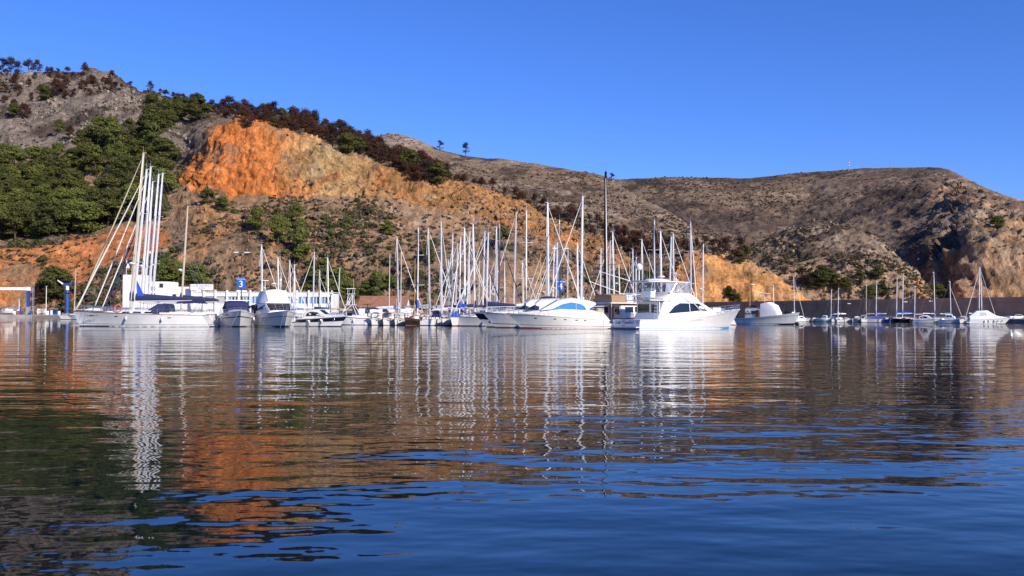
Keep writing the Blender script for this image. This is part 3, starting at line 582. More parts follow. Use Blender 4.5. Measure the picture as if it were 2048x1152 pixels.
tag(clump_cloud('shrubs', HA, lambda X, Y, P: wA(X, Y, P)**2*sstep(Y, 400, 460), 460, (1.0, 2.1), [OLIVE, (0.07, 0.075, 0.03), GRY], 5, tris=70), 'rounded olive shrubs on the slope below the quarry', 'shrubs', kind='stuff')
tag(clump_cloud('scrub', HB, lambda X, Y, P: np.clip(fbm(P*0.02, 3, 202)+0.3, 0.03, 1)*np.where(inpoly(X, Y, TOE), 0.03, 1), 5000, (0.4, 1.2), [(0.075, 0.054, 0.042), BRN, GRY, RUST, GRY], 2), 'burnt dark scrub over the ridge behind the quarry', 'scrub', kind='stuff')
tag(clump_cloud('scrub', HD, lambda X, Y, P: np.clip(fbm(P*0.02, 3, 203)+0.3, 0.03, 1), 3000, (0.5, 1.7), [(0.075, 0.058, 0.045), OLIVE, BRN, GRY], 3), 'dark scrub over the spur above the breakwater wall', 'scrub', kind='stuff')
tag(clump_cloud('scrub', HC, lambda X, Y, P: np.clip(fbm(P*0.012, 3, 204)+0.25, 0.03, 1)*(1-0.7*sstep(X, 1850, 1900)), 5500, (0.6, 1.5), [(0.07, 0.05, 0.042), (0.085, 0.06, 0.047), (0.1, 0.075, 0.058)], 4), 'burnt scrub over the far mountain', 'scrub', kind='stuff')
def rock_cloud(name, H, weight, n, size, cols, seed):
    rg = np.random.default_rng(seed); wgt = weight(H.X, H.Y, H.P).ravel(); wgt = wgt/wgt.sum(); idx = rg.choice(len(wgt), n, p=wgt); C = H.P.reshape(-1, 3)[idx]
    b = np.array([(x, y, z) for x in (-1, 1) for y in (-1, 1) for z in (-1, 1)], float); f = np.array([(0, 1, 3, 2), (4, 6, 7, 5), (0, 4, 5, 1), (2, 3, 7, 6), (0, 2, 6, 4), (1, 5, 7, 3)])
    s = rg.uniform(size[0], size[1], n)*rg.uniform(0.5, 1, n)
    V = b[None]*(rg.uniform(0.35, 1.0, (n, 1, 3)))+rg.normal(size=(n, 8, 3))*0.28; a = rg.uniform(0, 6.28, n); ca, sa = np.cos(a)[:, None], np.sin(a)[:, None]
    V = np.stack([V[..., 0]*ca-V[..., 1]*sa, V[..., 0]*sa+V[..., 1]*ca, V[..., 2]], -1)*s[:, None, None]+C[:, None]
    F = (f[None]+np.arange(n)[:, None, None]*8).reshape(-1, 4); o = mesh_np(name, V.reshape(-1, 3), F, SCRUB)
    cc = np.repeat(np.array(cols)[rg.integers(0, len(cols), n)]*rg.uniform(0.75, 1.2, (n, 1)), 8, 0)
    at = o.data.color_attributes.new('Col', 'FLOAT_COLOR', 'POINT'); at.data.foreach_set('color', np.concatenate([cc, np.ones((len(cc), 1))], 1).astype(np.float32).ravel()); return o
tag(rock_cloud('loose_rocks', HA, lambda X, Y, P: np.clip(fbm(P*0.04, 3, 211)+0.1, 0, 1)*sstep(Y, 380, 420)*sstep(X, 340, 420)+1e-6, 2300, (0.25, 1.0), [(0.27, 0.165, 0.10), (0.23, 0.155, 0.105), (0.3, 0.15, 0.07)], 6), 'broken pale rocks on the slope under the quarry', 'rocks', kind='stuff')
tag(rock_cloud('loose_rocks', HA, lambda X, Y, P: np.clip(fbm(P*0.05, 3, 212), 0, 1)*sstep(-Y, -330, -300)*sstep(-X, -420, -380)+1e-6, 1100, (0.4, 1.3), [(0.27, 0.22, 0.18), (0.22, 0.18, 0.15)], 7), 'grey limestone rocks on the upper left slope', 'rocks', kind='stuff')
tag(rock_cloud('loose_rocks', HB, lambda X, Y, P: np.clip(fbm(P*0.03, 3, 213), 0, 1)+1e-6, 900, (0.4, 1.2), [(0.26, 0.205, 0.16), (0.2, 0.155, 0.125)], 8), 'grey rocks strewn over the burnt ridge', 'rocks', kind='stuff')
tag(rock_cloud('loose_rocks', HD, lambda X, Y, P: np.clip(fbm(P*0.03, 3, 214), 0, 1)+1e-6, 700, (0.5, 1.3), [(0.24, 0.19, 0.15), (0.28, 0.2, 0.14)], 9), 'rocks strewn over the right spur', 'rocks', kind='stuff')
# ------------------------------------------------------------------ boat kit
WHITE = mat('white_gelcoat', (0.79, 0.78, 0.765), 0.22, spec=0.5, var=0.05, vscale=1.2, coat=0.3)
CREAM = mat('cream_gelcoat', (0.80, 0.775, 0.70), 0.26, var=0.06, vscale=1.2)
OLDW = mat('weathered_white_paint', (0.66, 0.66, 0.64), 0.45, var=0.14, vscale=1.4, streak=True)
GREYW = mat('pale_grey_paint', (0.55, 0.57, 0.60), 0.4, var=0.1, vscale=1.4)
DECKM = mat('nonslip_deck', (0.66, 0.65, 0.61), 0.7, var=0.06, vscale=2)
TEAK = mat('teak', (0.30, 0.17, 0.085), 0.6, var=0.25, vscale=5)
VARN = mat('varnished_wood', (0.26, 0.10, 0.035), 0.35, var=0.3, vscale=4)
NAVY = mat('navy_canvas', (0.018, 0.024, 0.085), 0.8, var=0.2, vscale=3, bump=0.015, bscale=4)
ROYAL = mat('royal_blue_canvas', (0.015, 0.085, 0.50), 0.75, var=0.25, vscale=2.5, bump=0.03, bscale=4)
TURQ = mat('teal_canvas', (0.02, 0.16, 0.18), 0.75, var=0.2, vscale=2.5)
BEIGE = mat('beige_canvas', (0.50, 0.42, 0.29), 0.85, var=0.12, vscale=2.5, bump=0.02, bscale=4)
TAN = mat('tan_canvas', (0.34, 0.215, 0.125), 0.85, var=0.15, vscale=2.5)
WCANV = mat('white_canvas', (0.74, 0.74, 0.74), 0.8, var=0.08, vscale=2, bump=0.02, bscale=3)
GREYC = mat('grey_canvas', (0.30, 0.31, 0.34), 0.85, var=0.15, vscale=2)
REDC = mat('red_canvas', (0.36, 0.035, 0.02), 0.8, var=0.15, vscale=2)
NAVYG = mat('navy_gelcoat', (0.010, 0.013, 0.030), 0.15, coat=0.4)
BLACKH = mat('dark_painted_hull', (0.018, 0.016, 0.018), 0.3, var=0.3, vscale=1.5)
BLUEP = mat('blue_paint', (0.02, 0.10, 0.42), 0.4, var=0.15, vscale=1.5)
ANTIF = mat('dark_antifouling', (0.012, 0.02, 0.035), 0.7)
REDA = mat('red_antifouling', (0.20, 0.03, 0.02), 0.7)
SKYA = mat('light_blue_antifouling', (0.05, 0.28, 0.50), 0.6)
GLASS = mat('dark_window_glass', (0.012, 0.016, 0.022), 0.06, spec=0.7)
BGLASS = mat('blue_tinted_glass', (0.07, 0.26, 0.52), 0.10, spec=0.6)
CLEARV = mat('clear_vinyl_panel', (0.45, 0.50, 0.60), 0.12, alpha=0.45)
ALU = mat('anodised_mast', (0.68, 0.68, 0.69), 0.4, metal=0.25)
TANM = mat('buff_painted_mast', (0.50, 0.43, 0.32), 0.45)
BLKM = mat('black_carbon_mast', (0.012, 0.016, 0.02), 0.85, spec=0.05)
WOODM = mat('varnished_mast', (0.42, 0.25, 0.08), 0.4, var=0.15, vscale=3)
STEEL = mat('stainless_rail', (0.72, 0.72, 0.72), 0.25, metal=0.9)
WIRE = mat('rigging_wire', (0.34, 0.33, 0.32), 0.4, metal=0.5)
RUBBER = mat('black_rubber', (0.02, 0.02, 0.02), 0.7)
ORANGE = mat('orange_buoy', (0.62, 0.13, 0.04), 0.6)
SAILW = mat('rolled_sail', (0.70, 0.69, 0.66), 0.8)
FEND = mat('white_fender', (0.62, 0.62, 0.60), 0.5)
BLKS = mat('black_trim', (0.015, 0.015, 0.018), 0.35)
INKB = mat('blue_lettering', (0.03, 0.08, 0.30), 0.5)

def lerp(a, b, t): return a+(b-a)*t
class Hull:
    def __init__(s, L, B, fb, fs, rake=1.0, trake=0.0, tw=0.7, flare=0.35, p=2.4, mid=None, smax=0.42, draft=0.4, kmid=0.9, sag=0.0):
        s.L, s.B, s.fb, s.fs, s.rake, s.trake, s.tw, s.flare, s.p, s.smax, s.draft, s.kmid, s.sag = L, B, fb, fs, rake, trake, tw, flare, p, smax, draft, kmid, sag
    def half(s, u):
        if u < s.smax: q = u/s.smax; return s.B/2*(s.tw+(1-s.tw)*math.sin(q*math.pi/2))
        q = (u-s.smax)/(1-s.smax); return max(s.B/2*(1-q**s.p), 0.015)
    def sheer(s, u): return s.fs+(s.fb-s.fs)*u**1.6-s.sag*math.sin(math.pi*u)
    def pt(s, u, t, side=1, off=0.0):
        zs = s.sheer(u); z = zs*t if t >= 0 else s.draft*t
        k = lerp(s.kmid, s.flare, max(0, (u-0.35)/0.65)**1.3); g = max(t, 0)**1.25
        y = s.half(u)*(k+(1-k)*g)
        if t < 0: y *= (1+t*0.75)
        x = -s.L/2+s.L*u - s.rake*(u**5)*(1-t if t >= 0 else 1-t*0.4) + s.trake*((1-u)**6)*max(t, 0)
        return (x, side*(y+off), z)
    def build(s, root, m, deck=DECKM, name='hull', anti=ANTIF, boot=0.10, drop=0.05, n=20, ts=(-1, -0.5, 0, 0.18, 0.4, 0.62, 0.82, 1.0)):
        us = [1-(1-i/n)**1.35 for i in range(n+1)]
        b = MB(); rings = []
        for u in us: rings.append([s.pt(u, t, 1) for t in reversed(ts)]+[s.pt(u, t, -1) for t in ts])
        b.loft(rings, closed=False, caps=False)
        b.f.append(tuple(range(len(rings[0])))[::-1])                      # transom
        h = b.build(name, m, root, smooth=True, auto=32)
        d = MB(); dr = []
        for u in us:
            a = s.pt(u, 1, 1); y = max(a[1]-0.04, 0.005); z = a[2]-drop
            dr.append([(a[0], y, z), (a[0], y*0.5, z+s.B*0.012), (a[0], -y*0.5, z+s.B*0.012), (a[0], -y, z)])
        d.loft(dr, closed=False, caps=False); s.deck = d.build('deck', deck, root)
        if boot: s.strip(root, 'waterline_stripe', anti, -0.02, boot/s.fs, 0.012)
        return h
    def strip(s, root, name, m, t0, t1, off=0.012, u0=0.0, u1=1.0, n=20, both=True, tf=None, transom=True):
        b = MB()
        for side in (1, -1):
            for i in range(n):
                ua, ub = lerp(u0, u1, i/n), lerp(u0, u1, (i+1)/n)
                def T(u): return (t0, t1) if tf is None else tf(u)
                q = [s.pt(ua, T(ua)[0], side, off), s.pt(ub, T(ub)[0], side, off), s.pt(ub, T(ub)[1], side, off), s.pt(ua, T(ua)[1], side, off)]
                if ub >= 0.999: q = [(p_[0]+off, p_[1], p_[2]) for p_ in q]
                b.add(q, [(0, 1, 2, 3)])
        if transom and u0 == 0:
            t_ = (t0, t1) if tf is None else tf(0)
            a = [s.pt(0, t_[0], 1, off), s.pt(0, t_[1], 1, off), s.pt(0, t_[1], -1, off), s.pt(0, t_[0], -1, off)]
            b.add([(p_[0]-off, p_[1], p_[2]) for p_ in a], [(0, 1, 2, 3)])
        return b.build(name, m, root, smooth=True)
    def patch(s, root, name, m, poly, sides=(1, -1), off=0.012, parent=None):
        for sd in sides:
            MB().add([s.pt(u, t, sd, off) for u, t in poly]+[s.pt(u, t, sd, -0.03) for u, t in poly],
                     [tuple(range(len(poly)))]+[(i, (i+1) % len(poly), (i+1) % len(poly)+len(poly), i+len(poly)) for i in range(len(poly))]).build(name, m, parent or root)
    def ux(s, x): return (x+s.L/2)/s.L
    def rail(s, root, u0, u1, h, n=7, r=0.016, inset=0.06, name='guard_rail', m=None, mid=True, close=False, lean=0.0):
        b = MB(); m = m or STEEL
        for side in (1, -1):
            top = []
            for i in range(n+1):
                u = lerp(u0, u1, i/n); p = s.pt(u, 1, side, -inset); q = (p[0]+lean*h, p[1], p[2]+h*(1 if u1 > u0 else 1)); top.append(q); b.tube([p, q], r, 4)
            b.tube(top, r*1.1, 4)
            if mid: b.tube([(p[0], p[1], p[2]-h*0.45) for p in top], r*0.6, 4)
            if close and side == 1: keep = top[-1]
            if close and side == -1: b.tube([keep, (max(keep[0], top[-1][0])+0.15, 0, keep[2]+0.02), top[-1]], r*1.1, 4)
        return b.build(name, m, root)
class Cab:
    """superstructure: stations (x, half width bottom, half width top, z bottom, z top)"""
    def __init__(s, st, round_=0.12, camber=0.06): s.st = st; s.r = round_; s.c = camber
    def at(s, x):
        st = s.st
        if x <= st[0][0]: return st[0]
        for a, b in zip(st, st[1:]):
            if x <= b[0]: t = (x-a[0])/max(b[0]-a[0], 1e-6); return tuple(lerp(p, q, t) for p, q in zip(a, b))
        return st[-1]
    def build(s, root, m, name='cabin', smooth=True):
        rings = []
        for x, wb, wt, zb, zt in s.st:
            h = zt-zb; r_ = min(s.r, h*0.4, wt*0.5) if h > 0.01 else 0.0; c = s.c*wt
            half = [(wb, zb), (lerp(wb, wt, 0.5), lerp(zb, zt-r_, 0.5)), (wt, zt-r_), (wt-r_*0.3, zt-r_*0.3), (wt-r_, zt), (wt*0.5, zt+c*0.75)]
            rings.append([(x, y, z) for y, z in half]+[(x, 0, zt+c)]+[(x, -y, z) for y, z in reversed(half)])
        return MB().loft(rings).build(name, m, root, smooth=smooth, auto=28)
    def side(s, x, t, sd=1, off=0.0):
        _, wb, wt, zb, zt = s.at(x); r_ = min(s.r, (zt-zb)*0.4, wt*0.5) if zt-zb > 0.01 else 0
        return (x, sd*(lerp(wb, wt, t)+off), lerp(zb, zt-r_, t))
    def window(s, root, m, poly, sides=(1, -1), off=0.015, name='window', k=4):
        for sd in sides:
            pts = []
            for i in range(len(poly)):
                a, b = poly[i], poly[(i+1) % len(poly)]
                for j in range(k): pts.append((lerp(a[0], b[0], j/k), lerp(a[1], b[1], j/k)))
            n = len(pts); F = [s.side(x, t, sd, off) for x, t in pts]; B = [s.side(x, t, sd, -0.03) for x, t in pts]
            cx = sum(p[0] for p in poly)/len(poly); ct = sum(p[1] for p in poly)/len(poly)
            V = F+B+[s.side(cx, ct, sd, off)]
            MB().add(V, [(i, (i+1) % n, 2*n) for i in range(n)]+[(i, (i+1) % n, (i+1) % n+n, i+n) for i in range(n)]).build(name, m, root)
    def front(s, root, m, i0, i1, y0=-0.9, y1=0.9, t0=0.08, t1=0.92, off=0.02, name='windscreen', flip=1, panes=1, gap=0.02):
        """panes laid on the roof/front slope between two stations i0 and i1"""
        a, b = s.st[i0], s.st[i1]; c = s.c
        def P(t, f):
            x = lerp(a[0], b[0], t); wt = lerp(a[2], b[2], t); zt = lerp(a[4], b[4], t); y = f*(wt-0.04)
            n = Vector((-(b[4]-a[4]), 0, b[0]-a[0])).normalized(); n = n if n.z > 0 else -n
            return Vector((x, y, zt+c*wt*(1-abs(f)**2)))+n*off
        for k in range(panes):
            f0 = lerp(y0, y1, k/panes)+gap/2; f1 = lerp(y0, y1, (k+1)/panes)-gap/2; m_ = 4
            g = [[P(t, lerp(f0, f1, j/m_)) for j in range(m_+1)] for t in (t0, (t0+t1)/2, t1)]
            bb = MB(); V = [p for r_ in g for p in r_]; w_ = m_+1
            bb.add(V, [(i*w_+j, i*w_+j+1, (i+1)*w_+j+1, (i+1)*w_+j) for i in range(2) for j in range(m_)]); bb.build(name, m, root)
def boat_root(name, px, D, deg, label, cat, group=None):
    e = empty(name, (GX(px, D), D, 0), R(deg)); tag(e, label, cat, group); return e
def fender(root, x, y, z, r=0.13, l=0.55): MB().ell((x, y, z-l/2), (r, r, l/2), 8, 6).tube([(x, y, z-0.02), (x, y*0.97, z+0.5)], 0.012, 4).build('fender', FEND, root, smooth=True)
def lifebuoy(root, c, R_=0.30, axis='y', m=None):
    MB().torus(c, R_, 0.075, axis, 16, 6).build('lifebuoy', m or ORANGE, root, smooth=True)
def antenna(root, p, h, tip=(0, 0), name='whip_antenna'): MB().tube([p, (p[0]+tip[0], p[1]+tip[1], p[2]+h)], [0.02, 0.008], 5).build(name, WHITE, root)
def radar(root, p, r=0.3): MB().tube([(p[0], p[1], p[2]-0.25), p], 0.05, 6).ell((p[0], p[1], p[2]+0.1), (r, r, 0.13), 12, 6).build('radar_dome', WHITE, root, smooth=True)
def mooring(root, a, b, sag=0.25, r=0.016):
    a, b = Vector(a), Vector(b); MB().tube([a.lerp(b, t)+Vector((0, 0, -sag*4*t*(1-t))) for t in (0, .25, .5, .75, 1)], r, 4).build('mooring_line', WIRE, root)
def mast_rig(root, h, hull, mx, zb, mastm=ALU, rake=0.03, boom=True, cover=NAVY, coverd=1.0, jib=SAILW, jibr=0.075, spreaders=2, r=0.095, rigging=True, boomlen=None, radar_at=None, backstay=True, rollmain=False, masthead=True):
    """mast of height h above the water at local x = mx, with its boom, stays and furled sails"""
    L = hull.L; top = Vector((mx-rake*h, 0, h)); foot = Vector((mx, 0, zb))
    def mp(z): t = (z-zb)/(h-zb); return foot.lerp(top, t)
    b = MB(); ring = []
    for t, k in ((0, 1), (0.7, 1), (1, 0.72)):
        c = foot.lerp(top, t); ring.append([(c.x+1.3*r*k*math.cos(a), c.y+r*k*math.sin(a), c.z) for a in [i*math.pi/4 for i in range(8)]])
    b.loft(ring); mo = b.build('mast', mastm, root, smooth=True)
    if masthead: MB().tube([top, top+Vector((0, 0, 0.9))], [0.015, 0.008], 4).box(top+Vector((-0.15, 0, 0.06)), (0.5, 0.05, 0.06)).build('masthead_antenna', mastm, mo)
    ys = 0.42*hull.B/2+0.35
    for i in range(spreaders):
        c = mp(zb+(h-zb)*(i+1)/(spreaders+0.9)); MB().tube([(c.x-0.25, -ys*(1-i*0.15), c.z+0.05), c, (c.x-0.25, ys*(1-i*0.15), c.z+0.05)], 0.035, 5).build('spreader', mastm, mo)
    if boom:
        bl = boomlen or min(L*0.36, h*0.36); bz = zb+1.15; a = mp(bz)+Vector((-0.15, 0, 0)); e = a+Vector((-bl, 0, 0.10))
        bo = MB().tube([a, e], 0.075, 8).build('boom', mastm, root, smooth=True)
        if cover:
            rg = []
            for t in (0, 0.06, 0.3, 0.6, 0.9, 1.0):
                c = a.lerp(e, t); q = 0.30*coverd*(1-0.62*t)*(1 if 0.02 < t < 0.98 else 0.5); hh = (0.62*coverd*(1-0.6*t))*(1 if t < 0.98 else 0.5)
                rg.append([(c.x, 0.14*q/0.3*math.cos(x_), c.z+0.02+hh*0.5+hh*0.5*math.sin(x_)) for x_ in [k*math.pi/4 for k in range(8)]])
            co = MB().loft(rg); f = a+Vector((0.22, 0, 0)); co.tube([f+Vector((0, 0, 0)), f+Vector((0, 0, min(1.0*coverd, .9))), f+Vector((-.05, 0, min(1.6*coverd, 1.3)))], [min(0.2*coverd, .2), min(0.17*coverd, .17), 0.08], 7)
            co.build('sail_cover', cover, bo, smooth=True)
    bow = Vector(hull.pt(0.985, 1)); bow.y = 0; fz = mp(zb+(h-zb)*(0.985 if hull.L > 8 else 0.86))
    if jib:
        d = fz-bow; MB().tube([bow+d*0.0+Vector((0, 0, .15)), bow+d*0.05, bow+d*0.3, bow+d*0.75, bow+d*0.97], [0.03, jibr*0.9, jibr, jibr*0.75, 0.03], 7).build('furled_jib', jib, root, smooth=True)
    if rigging:
        w = MB(); q = 0.011
        st = Vector((-L/2+0.15, 0, hull.sheer(0)))
        if backstay: w.tube([top, st], q, 3)
        if not jib: w.tube([fz, bow], q, 3)
        for sd in (1, -1):
            u = hull.ux(mx-0.2); ch = Vector(hull.pt(u, 1, sd, -0.08)); prev = ch
            for i in range(spreaders):
                c = mp(zb+(h-zb)*(i+1)/(spreaders+0.9)); s_ = Vector((c.x-0.25, sd*ys*(1-i*0.15), c.z+0.05)); w.tube([prev, s_], q, 3); prev = s_
            w.tube([prev, top], q, 3); w.tube([ch, mp(zb+(h-zb)*0.5)], q, 3)
        w.build('rigging', WIRE, root)
    if radar_at:
        c = mp(radar_at); MB().box((c.x+0.2, 0, c.z-0.12), (0.4, 0.12, 0.06)).ell((c.x+0.42, 0, c.z), (0.26, 0.26, 0.14), 12, 6).build('radar_dome', WHITE, mo, smooth=True)
    return mo
def sailboat(px, D, deg, L, mast_h, label, hullm=WHITE, stripe=None, cover=NAVY, mastm=ALU, jib=SAILW, rake=0.02, hood=None, bimini=None, anti=ANTIF, group=None, lod=1, mx=None, radar_at=None, boom=True,
             spreaders=2, buoy=False, cabinm=WHITE, jibr=None, name='sailboat', coverd=1.0, foredeck=None, backstay=True, r=None, fenders=True, boomlen=None):
    """px is the column of the mast foot"""
    B = L*0.29+0.25; fb, fs = 0.085*L+0.45, 0.065*L+0.35; mx = L*0.07 if mx is None else mx
    th = R(deg); ox, oy = math.cos(th)*mx, math.sin(th)*mx
    e = empty(name, (GX(px, D)-ox, D-oy, 0), th); tag(e, label, 'sailboat', group)
    H = Hull(L, B, fb, fs, rake=(0.10 if L < 14 else 0.05)*L, trake=0.05*L, tw=0.72, flare=0.30, p=2.0, kmid=0.84, draft=0.5)
    H.build(e, hullm, anti=anti, n=18 if lod else 10)
    if stripe: H.strip(e, 'sheer_stripe', stripe, 0.84, 0.92, 0.012)
    H.strip(e, 'toe_rail', TEAK if lod else hullm, 0.965, 1.02, 0.02)
    z1 = lambda x: H.sheer(H.ux(x))-0.08
    cab = Cab([(-L*0.12, B*.26, B*.22, z1(-L*.12), z1(-L*.12)+0.50), (L*0.05, B*.30, B*.25, z1(L*.05), z1(L*.05)+0.46), (L*0.18, B*.25, B*.19, z1(L*.18), z1(L*.18)+0.34), (L*0.30, B*.13, B*.08, z1(L*.3), z1(L*.3)+0.06)], 0.08)
    cab.build(e, cabinm, 'coachroof')
    for a, b in ((-0.09, -0.03), (-0.01, 0.05), (0.07, 0.13)): cab.window(e, GLASS, [(a*L, 0.35), (b*L, 0.35), (b*L-0.05, 0.85), (a*L+0.08, 0.85)], k=1)
    ck = MB(); zc = H.sheer(0.15)
    for sd in (1, -1): ck.box((-L*0.29, sd*B*0.26, zc+0.10), (L*0.30, 0.12, 0.30))
    ck.build('cockpit_coaming', cabinm, e)
    mast_rig(e, mast_h, H, mx, z1(mx)+(0.4 if lod else 0.3), mastm, rake, boom, cover, coverd*L/12.0+0.05, jib, jibr or 0.0042*L+0.03, spreaders, r or (0.0056*mast_h+0.03), True, boomlen, radar_at, backstay)
    if hood: Cab([(-L*.17, B*.25, B*.16, zc+0.1, zc+1.15), (-L*.11, B*.27, B*.19, zc+0.1, zc+1.22), (-L*0.045, B*.25, B*.2, zc+0.25, zc+0.52)], 0.2, 0.12).build(e, hood, 'sprayhood')
    if bimini:
        b = MB(); x0, x1 = -L*.44, -L*.26; b.loft([[(x, y, zc+1.75-0.25*(y/(B*.33))**2-0.06*abs(x-(x0+x1)/2)) for y in (-B*.33, -B*.17, 0, B*.17, B*.33)]+[(x, y, zc+1.70-0.25*(y/(B*.33))**2-0.06*abs(x-(x0+x1)/2)) for y in (B*.33, B*.17, 0, -B*.17, -B*.33)] for x in (x0, (x0+x1)/2, x1)])
        bo = b.build('bimini', bimini, e, smooth=True); f = MB()
        for x in (x0, x1):
            for sd in (1, -1): f.tube([((x0+x1)/2, sd*B*.36, zc), (x, sd*B*.33, zc+1.5)], 0.016, 4)
        f.build('bimini_frame', STEEL, bo)
    H.rail(e, 0.05, 0.86, 0.62, n=8 if lod else 5, r=0.013, name='guard_rail')
    H.rail(e, 0.87, 0.985, 0.62, n=2, r=0.018, name='pulpit', mid=False, close=True)
    st = MB(); zt = H.sheer(0.03)
    for sd in (1, -1): st.tube([(-L*.47, sd*B*.30, zt), (-L*.48, sd*B*.31, zt+0.7)], 0.018, 4)
    st.tube([(-L*.48, -B*.31, zt+.7), (-L*.49, 0, zt+.72), (-L*.48, B*.31, zt+.7)], 0.018, 4).build('pushpit', STEEL, e)
    if lod:
        MB().torus((-L*.36, 0, zc+0.65), 0.45, 0.02, 'x', 18, 4).tube([(-L*.35, 0, zc-0.1), (-L*.35, 0, zc+0.68)], 0.07, 6).build('steering_wheel', STEEL, e)
        MB().box((L*0.22, 0, z1(L*.22)+0.30), (0.5, 0.5, 0.06)).build('hatch', GLASS, e)
    if buoy: lifebuoy(e, (-L*.47, B*.2, zt+0.55), 0.3, 'x')
    if fenders and lod:
        for u in (0.32, 0.58):
            for sd in (1, -1):
                p = H.pt(u, 0.85, sd, 0.12); fender(e, p[0], p[1], p[2]-0.1)
    if foredeck:
        Cab([(L*.10, B*.22, B*.10, z1(L*.1), z1(L*.1)+.62), (L*.26, B*.20, B*.08, z1(L*.26), z1(L*.26)+.72), (L*.42, B*.08, B*.04, z1(L*.42), z1(L*.42)+.5)], 0.2, 0.3).build(e, foredeck, 'sail_bag')
    return e, H
# ------------------------------------------------------------------ the big motor yachts in front
FOOT = []                                                   # footprints (cx, cy, angle, half length, half beam) that are taken
def take(e, L, B): FOOT.append((e.location.x, e.location.y, e.rotation_euler.z, L/2, B/2))

def sport_fisher():
    L, B = 17.6, 5.2; e = boat_root('sport_fishing_yacht', 1371, 123.8, 35, 'large white sport fishing yacht with flybridge and blue name on its grey shaded transom', 'motor yacht'); e.scale = (1.10, 1.03, 1.04); take(e, L*1.1, B*1.03)
    H = Hull(L, B, 2.35, 1.05, rake=1.9, trake=0.0, tw=0.90, flare=0.30, p=2.6, kmid=0.95, sag=0.05)
    H.build(e, WHITE, anti=SKYA, boot=0.10, drop=0.04, n=26)
    H.strip(e, 'rub_rail', WHITE, 0.955, 1.03, 0.04)
    H.strip(e, 'spray_line', GREYW, 0.16, 0.20, 0.012, 0.0, 0.96)
    # louvre vents
    for r in range(3):
        for k in range(9):
            u = 0.395+k*0.0135+r*0.010; t = 0.80-r*0.055+k*0.004
            H.patch(e, 'vent_slot', GREYC, [(u, t), (u+0.009, t+0.002), (u+0.0075, t-0.03), (u-0.0015, t-0.03)])
    ho = Cab([(-6.05, 2.15, 2.05, 1.0, 1.06), (-5.05, 2.18, 1.98, 1.0, 3.2), (-3.0, 2.2, 1.98, 1.1, 3.28), (0.4, 2.12, 1.85, 1.3, 3.22), (1.6, 2.0, 1.7, 1.45, 2.85), (3.2, 1.75, 1.35, 1.7, 2.2), (5.4, 1.0, 0.7, 1.95, 2.12)], 0.22)
    ho.build(e, WHITE, 'deckhouse')
    ho.window(e, GLASS, [(-4.55, 0.38), (-2.0, 0.42), (-1.25, 0.44), (-1.25, 0.97), (-2.6, 0.97), (-3.5, 0.80)], off=0.02)
    ho.window(e, GLASS, [(-1.15, 0.44), (1.75, 0.55), (0.9, 0.9), (0.2, 0.99), (-1.15, 0.97)], off=0.02)
    # shaded aft bulkhead: window and door
    aft = MB().box((-5.62, 0, 2.1), (0.10, 3.8, 2.15)).build('aft_bulkhead', WHITE, e)
    MB().box((-5.69, 0.75, 2.35), (0.05, 1.9, 1.05)).build('window', GLASS, aft)
    MB().box((-5.69, -1.0, 2.0), (0.05, 0.8, 1.7)).build('door', GLASS, aft)
    fl = MB(); 
    for k in range(5): fl.box((-5.95, -1.65, 1.3+k*0.38), (0.22, 0.42, 0.05))
    fl.tube([(-5.95, -1.45, 1.05), (-5.85, -1.45, 3.3)], 0.025, 5).tube([(-5.95, -1.86, 1.05), (-5.85, -1.86, 3.3)], 0.025, 5).build('ladder', STEEL, e)
    MB().span(-7.2, -4.9, -2.15, 2.15, 3.24, 3.34).build('flybridge_overhang', WHITE, e)
    fb = Cab([(-5.0, 2.0, 1.85, 3.25, 3.45), (-3.6, 2.0, 1.8, 3.25, 4.2), (-0.9, 1.85, 1.6, 3.25, 4.25), (0.6, 1.65, 1.3, 3.15, 3.65), (1.4, 1.5, 1.2, 3.0, 3.1)], 0.15)
    fb.build(e, WHITE, 'flybridge_coaming')
    # enclosure of clear panels and frame
    for sd in (1, -1):
        for x0, x1 in ((-4.6, -3.1), (-3.05, -1.8), (-1.75, -0.75)):
            MB().add([(x0, sd*1.78, 4.2), (x1, sd*1.68, 4.22), (x1-0.12, sd*1.78, 5.35), (x0+0.05, sd*1.82, 5.35)], [(0, 1, 2, 3)]).build('clear_panel', CLEARV, e)
    MB().add([(-0.72, -1.62, 4.2), (-0.72, 1.62, 4.2), (-1.25, 1.7, 5.35), (-1.25, -1.7, 5.35)], [(0, 1, 2, 3)]).build('clear_panel', CLEARV, e)
    fr = MB()
    for sd in (1, -1):
        for x0, x1 in ((-7.0, -6.6), (-4.7, -4.55), (-3.07, -3.0), (-1.78, -1.85), (-0.72, -1.2)):
            fr.tube([(x0, sd*1.85, 3.34 if x0 < -5 else 4.2), (x1, sd*1.85, 5.38)], 0.035, 6)
        fr.tube([(-4.5, sd*1.95, 3.35), (-3.1, sd*1.85, 5.3)], 0.035, 6); fr.tube([(-3.0, sd*1.85, 4.25), (-1.4, sd*1.82, 5.35)], 0.03, 6); fr.tube([(-1.4, sd*1.75, 4.25), (-3.0, sd*1.82, 5.35)], 0.03, 6)
    fr.build('hardtop_frame', STEEL, e)
    ra = MB(); 
    for z in (3.75, 4.15): ra.tube([(-4.9, -2.05, z), (-7.1, -2.05, z), (-7.1, 2.05, z), (-4.9, 2.05, z)], 0.025, 5)
    for y in (-2.05, -1, 0, 1, 2.05): ra.tube([(-7.1, y, 3.3), (-7.1, y, 4.15)], 0.022, 5)
    ra.build('flybridge_rail', STEEL, e)
    MB().box((-5.3, 0.4, 4.0), (0.7, 1.6, 0.7)).box((-4.95, 0.4, 4.45), (0.15, 1.6, 0.55)).build('helm_seat', WHITE, e)
